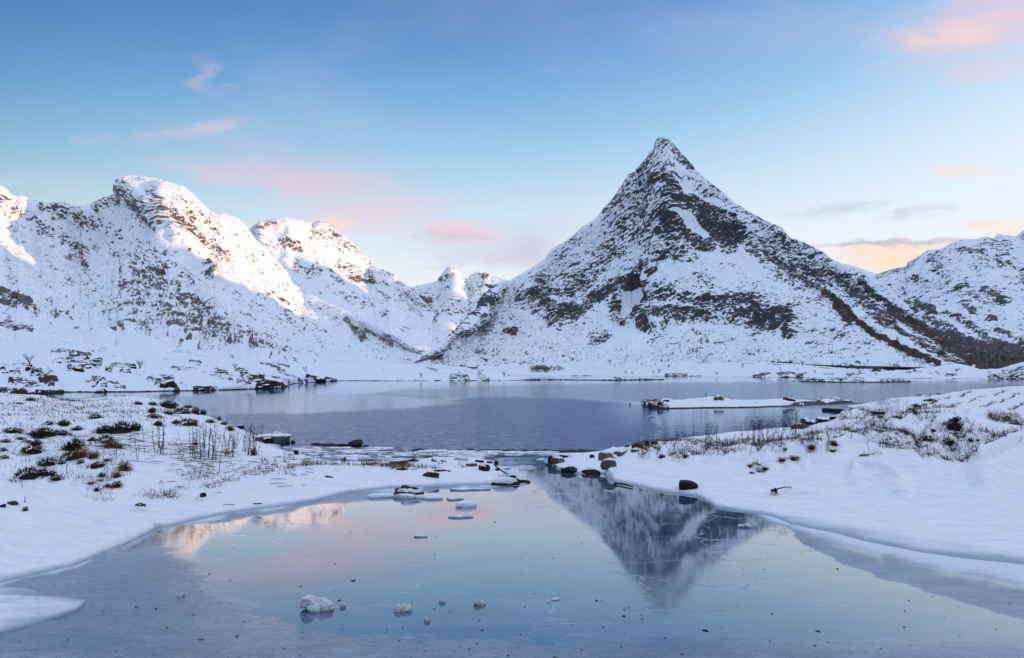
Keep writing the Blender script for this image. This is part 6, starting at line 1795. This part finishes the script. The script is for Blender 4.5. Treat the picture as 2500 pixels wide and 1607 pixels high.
    tag(link('slush_ice', mb.mesh('slush_ice', [M_ICEG, simple_mat('dark_slush', (.09, .11, .14), .3, (.2, .23, .28), 3, .5), M_SNOWB])), 'grey slush and broken ice plates along the lake edge', None, None, 'stuff')
    # weed line left by the tide
    mb = MB()
    for i in range(420):
        u = r.uniform(1180, 1480) if r.random() < .7 else r.uniform(900, 1200)
        v = (1104 + r.gauss(0, 1.7)) if u > 1180 else (1098 + (u - 900) * .02 + r.gauss(0, 1.4))
        x, y, z = on_z(u, v, 0)
        s = r.uniform(.03, .10)
        P, Fc = ICO[1]
        mb.add([(x + p[0] * s * 1.7, y + p[1] * s, max(-.01, p[2] * s * .5)) for p in P * np.array([1, 1, 1]) * r.uniform(.7, 1.2)], Fc)
    tag(link('seaweed', mb.mesh('seaweed', M_WET, True)), 'dark line of seaweed and stones at the lake edge', None, None, 'stuff')


litter()


# ------------------------------------------------------------------ far shore: stones, bushes, road, cars, poles
def far_things():
    q = lambda x, y, w, h: (.1753 * x, 820 + .1753 * y, w, h)
    q2 = lambda x, y, w, h: (400 + .1878 * x, 820 + .1878 * y, w, h)
    named = [(q(1040, 495, 28, 12), 'wide dark rock in the middle of the headland hump', 'the wide hump rock'), (q(380, 490, 22, 12), 'round dark rock high on the left of the headland', 'the round high rock'), (q(610, 610, 34, 15), 'big greenish rounded rock leaning on the headland slope', 'the greenish rock'),
             (q(740, 795, 30, 12), 'dark rock at the water in the small cove', 'the cove rock'), (q(1390, 785, 18, 9), 'dark boulder at the water below the snow bowl', 'the bowl boulder'), (q(2310, 720, 32, 18), 'big dark boulder above the headland waterline', 'the big dark boulder'),
             (q2(1080, 570, 30, 15), 'largest mossy rock above the headland spit', 'the mossy rock'), (q2(1990, 590, 36, 12), 'dark rock dome at the tip of the headland', 'the tip dome'), (q2(160, 705, 11, 6), 'single brown stone at the headland waterline', 'the brown waterline stone')]
    anc = []
    for (u, v, w, h), lab, sh in named:
        rock(u, v, w, h, M_BROWN if 'brown' in lab or 'green' in lab else M_ROCK, lab, 'dark rocks on the headland', where='headland', rough=.6, boxy=0.0, depth=1.5, sink=.5)
        anc.append((u, v, sh))
    small = [q(330, 655, 34, 9), q(200, 650, 18, 8), q(560, 780, 20, 10), q(1290, 715, 9, 8), q(1420, 695, 16, 8), q(1250, 640, 13, 8), q(1660, 725, 18, 7), q(1840, 455, 14, 10), q(1230, 350, 22, 9), q(1120, 310, 26, 10), q(1150, 400, 20, 8), q(960, 490, 14, 7), q(1200, 450, 18, 8), q(1330, 400, 18, 8), q(240, 460, 12, 8), q(470, 550, 16, 6), q(680, 490, 7, 7), q(240, 735, 14, 5), q(800, 370, 12, 5),
             q(1720, 440, 24, 8), q(1510, 490, 14, 7), q(1370, 610, 18, 8), q(1590, 660, 14, 6), q(1750, 510, 18, 5), q(2120, 610, 14, 7), q(2240, 620, 18, 8), q(40, 520, 16, 8), q(80, 745, 26, 10), q(1010, 260, 22, 5),
             q2(1200, 595, 24, 9), q2(1500, 480, 26, 6), q2(1800, 612, 18, 6), q2(150, 445, 20, 7), q2(680, 525, 20, 6), q2(470, 702, 20, 7), q2(670, 702, 14, 6), q2(1050, 600, 16, 6), q2(1300, 645, 28, 6), q2(45, 655, 22, 12), q2(850, 555, 9, 5), q2(865, 598, 9, 6), q2(1250, 520, 16, 5), q2(1010, 480, 16, 8), q2(1480, 380, 16, 4), q2(1130, 420, 10, 5), q2(760, 500, 14, 7), q2(1560, 600, 20, 5), q2(2150, 575, 18, 4), q2(1240, 670, 22, 5), q2(390, 665, 12, 6), q2(300, 445, 18, 4)]
    for it in small:
        it = (it[0], it[1], it[2] * .85, it[3] * .6)
        rock(*it, M_ROCK, rel_label(it[0], it[1], 'dark rock in the headland snow', anc, USED), 'dark rocks on the headland', where='headland', rough=.6, boxy=0.0, depth=1.5, sink=.5)
    # stones on the far shores
    k = crop(1050, 830, .167); k1 = crop(1400, 840, .167); k3 = crop(1750, 840, .167); k4 = crop(2100, 840, .167)
    anf = [(1140, 928, 'the middle shore bush'), (1330, 922, 'the black skerry rock'), (1507, 926, 'the skerry stone'), (1865, 918, 'the shore slab'), (1990, 931, 'the dark skerry block'), (2055, 925, 'the skerry summit'), (2235, 906, 'the roadside thicket'), (2470, 920, 'the right edge scree')]
    far = [(k([(330, 590)]), 14, 5), (k([(440, 590)]), 12, 5), (k([(540, 585)]), 12, 5), (k([(720, 565)]), 16, 6), (k([(790, 595)]), 12, 4), (k([(1690, 560)]), 20, 7), (k([(2080, 585)]), 14, 4), (k([(1980, 568)]), 9, 5), (k1([(640, 520)]), 10, 5), (k1([(930, 524)]), 8, 3), (k1([(1060, 520)]), 8, 3), (k1([(1230, 524)]), 9, 2), (k1([(60, 522)]), 9, 3), (k1([(420, 527)]), 9, 2),
           (k1([(1370, 465)]), 9, 4), (k1([(1500, 462)]), 22, 6), (k1([(1620, 462)]), 8, 6), (k3([(620, 480)]), 24, 5), (k3([(700, 445)]), 16, 5), (k3([(1020, 485)]), 12, 8), (k3([(930, 455)]), 12, 5), (k3([(1220, 465)]), 16, 7), (k3([(1390, 552)]), 20, 5), (k3([(1420, 528)]), 18, 4), (k3([(1830, 522)]), 18, 9), (k3([(1740, 552)]), 22, 5), (k3([(1910, 555)]), 14, 6), (k3([(2050, 555)]), 16, 6), (k3([(820, 548)]), 5, 2), (k3([(1200, 548)]), 14, 2),
           (k4([(320, 548)]), 8, 6), (k4([(540, 550)]), 12, 5), (k4([(1300, 465)]), 16, 4), (k4([(1425, 392)]), 9, 4), (k4([(1130, 440)]), 9, 3), (k4([(885, 402)]), 11, 4), (k4([(2250, 500)]), 12, 5), (k4([(2050, 495)]), 10, 5), (k4([(2330, 470)]), 10, 6)]
    for (p,), w, h in far:
        rock(p[0], p[1], w * .85, h * .5, M_ROCK, rel_label(p[0], p[1], 'dark stone on the far shore', anf, USED), 'dark stones along the far shore', rough=.4)

    # bare bushes
    def bush_mesh(seed):
        random.seed(seed)
        mb = MB()
        for i in range(9):
            a = random.uniform(0, 6.28); l = random.uniform(.2, .55)
            tip = Vector((math.cos(a) * l, math.sin(a) * l, random.uniform(.6, 1.0)))
            mid = Vector((tip.x * .35, tip.y * .35, tip.z * .5))
            mb.tube([Vector((random.gauss(0, .03), random.gauss(0, .03), -.05)), mid, tip], [.022, .016, .008], 3, 0, False)
            for _ in range(9):
                t = random.uniform(.25, 1)
                b = mid.lerp(tip, (t - .25) / .75)
                a2 = a + random.gauss(0, 1.1)
                e = b + Vector((math.cos(a2) * .22, math.sin(a2) * .22, random.uniform(.02, .28))) * random.uniform(.5, 1.1)
                mb.tube([b, e], [.010, .006], 3, 0, False)
        return mb
    bv = [bush_mesh(700 + i) for i in range(3)]
    bm_ = [b.mesh('bush', M_BARK) for b in bv]
    random.seed(44)
    B = [(k([(730, 515)]), 14, 'bare bush on the middle shore left of the two small ones'), (k([(1085, 540)]), 14, 'bare bush on the middle shore above the water'), (k([(1145, 550)]), 8, 'small bare bush right of the middle shore bush'), (c2([(735, 1420)]), 13, 'lone bare bush on the snowy middle shore hills'),
         (k3([(1255, 320)]), 12, 'yellowish bare bush by the parked white car'), (k3([(1445, 340)]), 11, 'bare bush on the road bank right of the yellowish one'), (k3([(375, 345)]), 11, 'bare bush hanging below the coast road'), (k3([(1755, 360)]), 7, 'small bush between the two roads'), (k3([(1905, 370)]), 10, 'bare bush between the two roads, larger one'),
         (k4([(345, 370)]), 10, 'bare bush between the roads, rightmost one'), (k4([(790, 410)]), 11, 'dark bush in the roadside thicket'), (k4([(730, 440)]), 8, 'low bush left of the roadside thicket'), (k4([(240, 460)]), 9, 'bush on the slope below the lower road'), (k4([(105, 265)]), 8, 'bare bush on the snowfield above the upper road'),
         (k4([(2090, 420)]), 9, 'bush on the pale flat before the right mountain'), (k4([(1890, 435)]), 7, 'small bush before the right mountain foot'), (k3([(1430, 430)]), 9, 'bush above the shore right of the slabs'), (k3([(1510, 0)]), 1, None),
         (k1([(765, 440)]), 8, 'round dark bush near the far waterline'), (k1([(855, 448)]), 7, 'second round bush near the far waterline'), (k1([(1250, 420)]), 10, 'bushy clump above the far waterline'), (k1([(1155, 425)]), 7, 'small bush left of the bushy clump'), (k1([(1400, 345)]), 9, 'bush below the coast road in mid shore'), (k1([(530, 295)]), 12, 'bush pair beside the gap in the road'), (k1([(1290, 265)]), 8, 'dark bush standing above the coast road'),
         (k1([(1190, 312)]), 5, 'low bush just below the coast road'), (k1([(2100, 450)]), 8, 'bush near the far waterline, right one'), (k1([(1900, 265)]), 8, 'bush above the road before the long dark wall'), (k1([(600, 335)]), 7, 'small bush on the shore slope left'), (k1([(1000, 315)]), 7, 'thin bush under the coast road'),
         (q([(0, 0)][0][0] + 1950, 460, 0, 0)[:2], 22, 'bare bush on the headland right of the dark rocks'), (q(410, 395, 0, 0)[:2], 24, 'thin bare bush on the upper left headland'), (q2(930, 425, 0, 0)[:2], 13, 'bare bush on the headland slope by the mossy rock'), (q2(1830, 460, 0, 0)[:2], 12, 'bare bush near the headland tip')]
    for p, h, lab in B:
        if lab is None:
            continue
        p = p[0] if isinstance(p, list) else p
        loc = place(p[0], p[1])
        o = link('bush', random.choice(bm_))
        s = h * loc.y / F
        w = s * random.uniform(.9, 1.25)
        o.scale = (w, w, s)
        o.location = loc
        o.rotation_euler = (0, 0, random.uniform(0, 6))
        tag(o, lab, 'bush', 'bare bushes along the far shore')
    # the leafless birch thicket and the scrub on the mountain foot, seen as a mass
    mb = MB()
    r = random.Random(3)

    def scatter(u, v, hpx, n, where):
        loc = place(u, v, where)
        b = r.choice(bv)
        s = hpx * loc.y / F
        a = r.uniform(0, 6.28); c, sn = math.cos(a), math.sin(a)
        idx = r.sample(range(len(b.f)), min(n, len(b.f)))
        for i in idx:
            f = b.f[i]
            mb.add([(loc.x + (b.v[j][0] * c - b.v[j][1] * sn) * s * 1.1, loc.y + (b.v[j][0] * sn + b.v[j][1] * c) * s * 1.1, loc.z + b.v[j][2] * s) for j in f], [tuple(range(len(f)))])
    for i in range(60):
        scatter(r.uniform(1300, 1345) + r.gauss(0, 4), r.uniform(899, 910), r.uniform(7, 13), 90, None)
    for i in range(30):
        scatter(r.uniform(1345, 1375), r.uniform(898, 908), r.uniform(5, 10), 60, None)
    tag(link('thicket', mb.mesh('thicket', simple_mat('red_brown_twigs', (.05, .026, .024), .9, (.035, .022, .022), 3, .05))), 'leafless red brown birch thicket below the coast road', None, None, 'stuff')
    mb = MB()
    for i in range(520):
        u = r.uniform(1040, 2060); v = 893 - abs(r.gauss(0, 26)) - np.interp(u, [1040, 1300, 1700, 2060], [2, 4, 2, 6])
        scatter(u, v, r.uniform(3, 7), 40, 'mountain' if v < 884 else None)
    for i in range(240):
        t = r.random(); u = np.interp(t, [0, .3, .6, 1], [2010, 2080, 2190, 2290]) + r.gauss(0, 10); v = np.interp(t, [0, .3, .6, 1], [715, 780, 855, 896]) + r.gauss(0, 9)
        scatter(u, v, r.uniform(6, 10), 60, 'mountain')
    for i in range(260):
        scatter(r.uniform(2290, 2500), 880 + r.gauss(0, 18) - 10, r.uniform(5, 11), 60, 'mountain')
    tag(link('scrub', mb.mesh('scrub', simple_mat('dark_scrub_twigs', (.045, .030, .028), .9, (.06, .04, .036), 3, .05))), 'leafless scrub scattered over the foot of the mountain', None, None, 'stuff')

    # roads: a bed with a dark stone edge towards the water
    def road(pts, name, label, width=4.0, edge=.9):
        P = []
        us = np.linspace(pts[0][0], pts[-1][0], 90)
        vv = np.interp(us, [p[0] for p in pts], [p[1] for p in pts])
        for u, v in zip(us, vv):
            P.append(place(float(u), float(v), 'far_shore'))
        Y = np.array([p.y for p in P]); kk = np.hanning(15); kk /= kk.sum()
        Y = np.convolve(np.pad(Y, 7, mode='edge'), kk, 'valid')
        mb = MB()
        vs_, fs = [], []
        for (u, v, y) in zip(us, vv, Y):
            x, _, z = pt(u, v, y)
            vs_ += [(x, y - .15, z - edge * 1.6), (x, y, z + .1), (x, y + width, z + .13), (x, y + width + .4, z - 1.5)]
        for i in range(len(us) - 1):
            for j in range(3):
                fs.append((i * 4 + j, (i + 1) * 4 + j, (i + 1) * 4 + j + 1, i * 4 + j + 1))
        mb.add(vs_, fs)
        tag(link(name, mb.mesh(name, M_ASPH)), label, None, None, 'structure')
    road([(1130, 898), (1142, 897), (1284, 890), (1434, 886), (1446, 885)], 'road', 'coast road, left stretch', edge=.5)
    road([(1508, 883.3), (1600, 885), (1734, 886), (1800, 887.5), (1867, 888), (1959, 893), (2034, 900), (2150, 908), (2186, 912)], 'road', 'coast road under the pyramid mountain', edge=.18)
    road([(1960, 889.5), (2050, 893), (2100, 893.6), (2250, 897), (2270, 898)], 'road', 'upper road on the right of the far shore', edge=.3)

    # cars
    def car(u, v, label, mat, turn=0.0, van=False, s=1.0):
        root = bpy.data.objects.new('parked_car', None); COL.objects.link(root)
        p = place(u, v, 'far_shore')
        root.location = (p.x, p.y, p.z + .1); root.rotation_euler = (0, 0, turn); root.scale = (s, s, s)
        tag(root, label, 'car', 'cars along the far shore')
        prof = [(-2.1, .35), (-2.1, .75), (-1.95, .92), (-1.55, .98), (-1.0, 1.42), (.55, 1.45), (1.15, 1.0), (1.95, .86), (2.1, .62), (2.1, .35)] if not van else [(-2.4, .35), (-2.42, 1.2), (-2.3, 1.95), (-.2, 2.02), (1.3, 1.95), (1.9, 1.25), (2.4, 1.05), (2.45, .35)]
        mb = MB(); n = len(prof)
        ws = [(.86, .0), (.74, 1.0)]
        vs_ = []
        for sgn in (-1, 1):
            for x, z in prof:
                y = .86 if z < 1.0 else .86 - (z - 1.0) * .28
                vs_.append((x, sgn * y, z))
        mb.add(vs_, [tuple(range(n)), tuple(range(2 * n - 1, n - 1, -1))] + [(i, n + i, n + (i + 1) % n, (i + 1) % n) for i in range(n)])
        link('body', mb.mesh('body', mat), None, root)
        zb = 1.02 if not van else 1.3; zt = 1.38 if not van else 1.8
        for sgn in (-1, 1):
            g = MB(); g.box((-.2, sgn * (.82 if not van else .77), (zb + zt) / 2), (1.6 if not van else 2.6, .06, zt - zb))
            link('window', g.mesh('window', M_GLASS), None, root)
        for x in (-1.35, 1.35):
            for sgn in (-1, 1):
                w = MB(); w.tube([(x, sgn * .72, .33), (x, sgn * .9, .33)], [.33, .33], 12)
                link('wheel', w.mesh('wheel', M_TYRE), None, root)
    car(1888, 886.6, 'small dark car at the left end of the parked row', M_CARD, 1.5)
    car(1903, 887.2, 'dark car parked side on by the coast road', M_CARD, .05)
    car(1917, 887.8, 'dark car right of the first side on car', M_CARD, .1)
    car(1930, 888.4, 'dark van seen from behind at the end of the parked row', M_CARD, 1.5, True)
    car(1944, 890.4, 'white car parked beside the yellowish bush', M_CARW, -.1)
    car(2102, 894.6, 'dark car on the upper road, left one', M_CARD, 0)
    car(2173, 896.0, 'dark car on the upper road, right one', M_CARD, 0)
    car(2139, 908.2, 'dark car on the lower road', M_CARD, -.6)

    # poles
    for u, v, vt, lab in [(1529, 880, 864, 'power pole above the gap in the road'), (1460, 874, 865, 'small power pole left of the road gap'), (1700, 876, 855, 'tallest power pole on the mountain foot'), (1825, 868, 853, 'power pole above the parked cars'), (1906, 908, 895, 'pole on the slope between road and slabs'), (2148, 895, 889, 'short road marker post beside the upper road'), (1949, 907, 897, 'thin pole right of the slope pole')]:
        p = place(u, v, 'mountain' if v < 883 else 'far_shore')
        h = (v - vt) * p.y / F
        root = bpy.data.objects.new('power_pole', None); COL.objects.link(root); root.location = p
        tag(root, lab, 'pole', 'poles along the far shore')
        mb = MB(); mb.tube([(0, 0, -1), (0, 0, h)], [.16, .12], 6)
        link('post', mb.mesh('post', M_POLE), None, root)
        if h > 4:
            c = MB(); c.box((0, 0, h - .5), (1.8, .12, .14))
            link('crossarm', c.mesh('crossarm', M_POLE), None, root)


far_things()
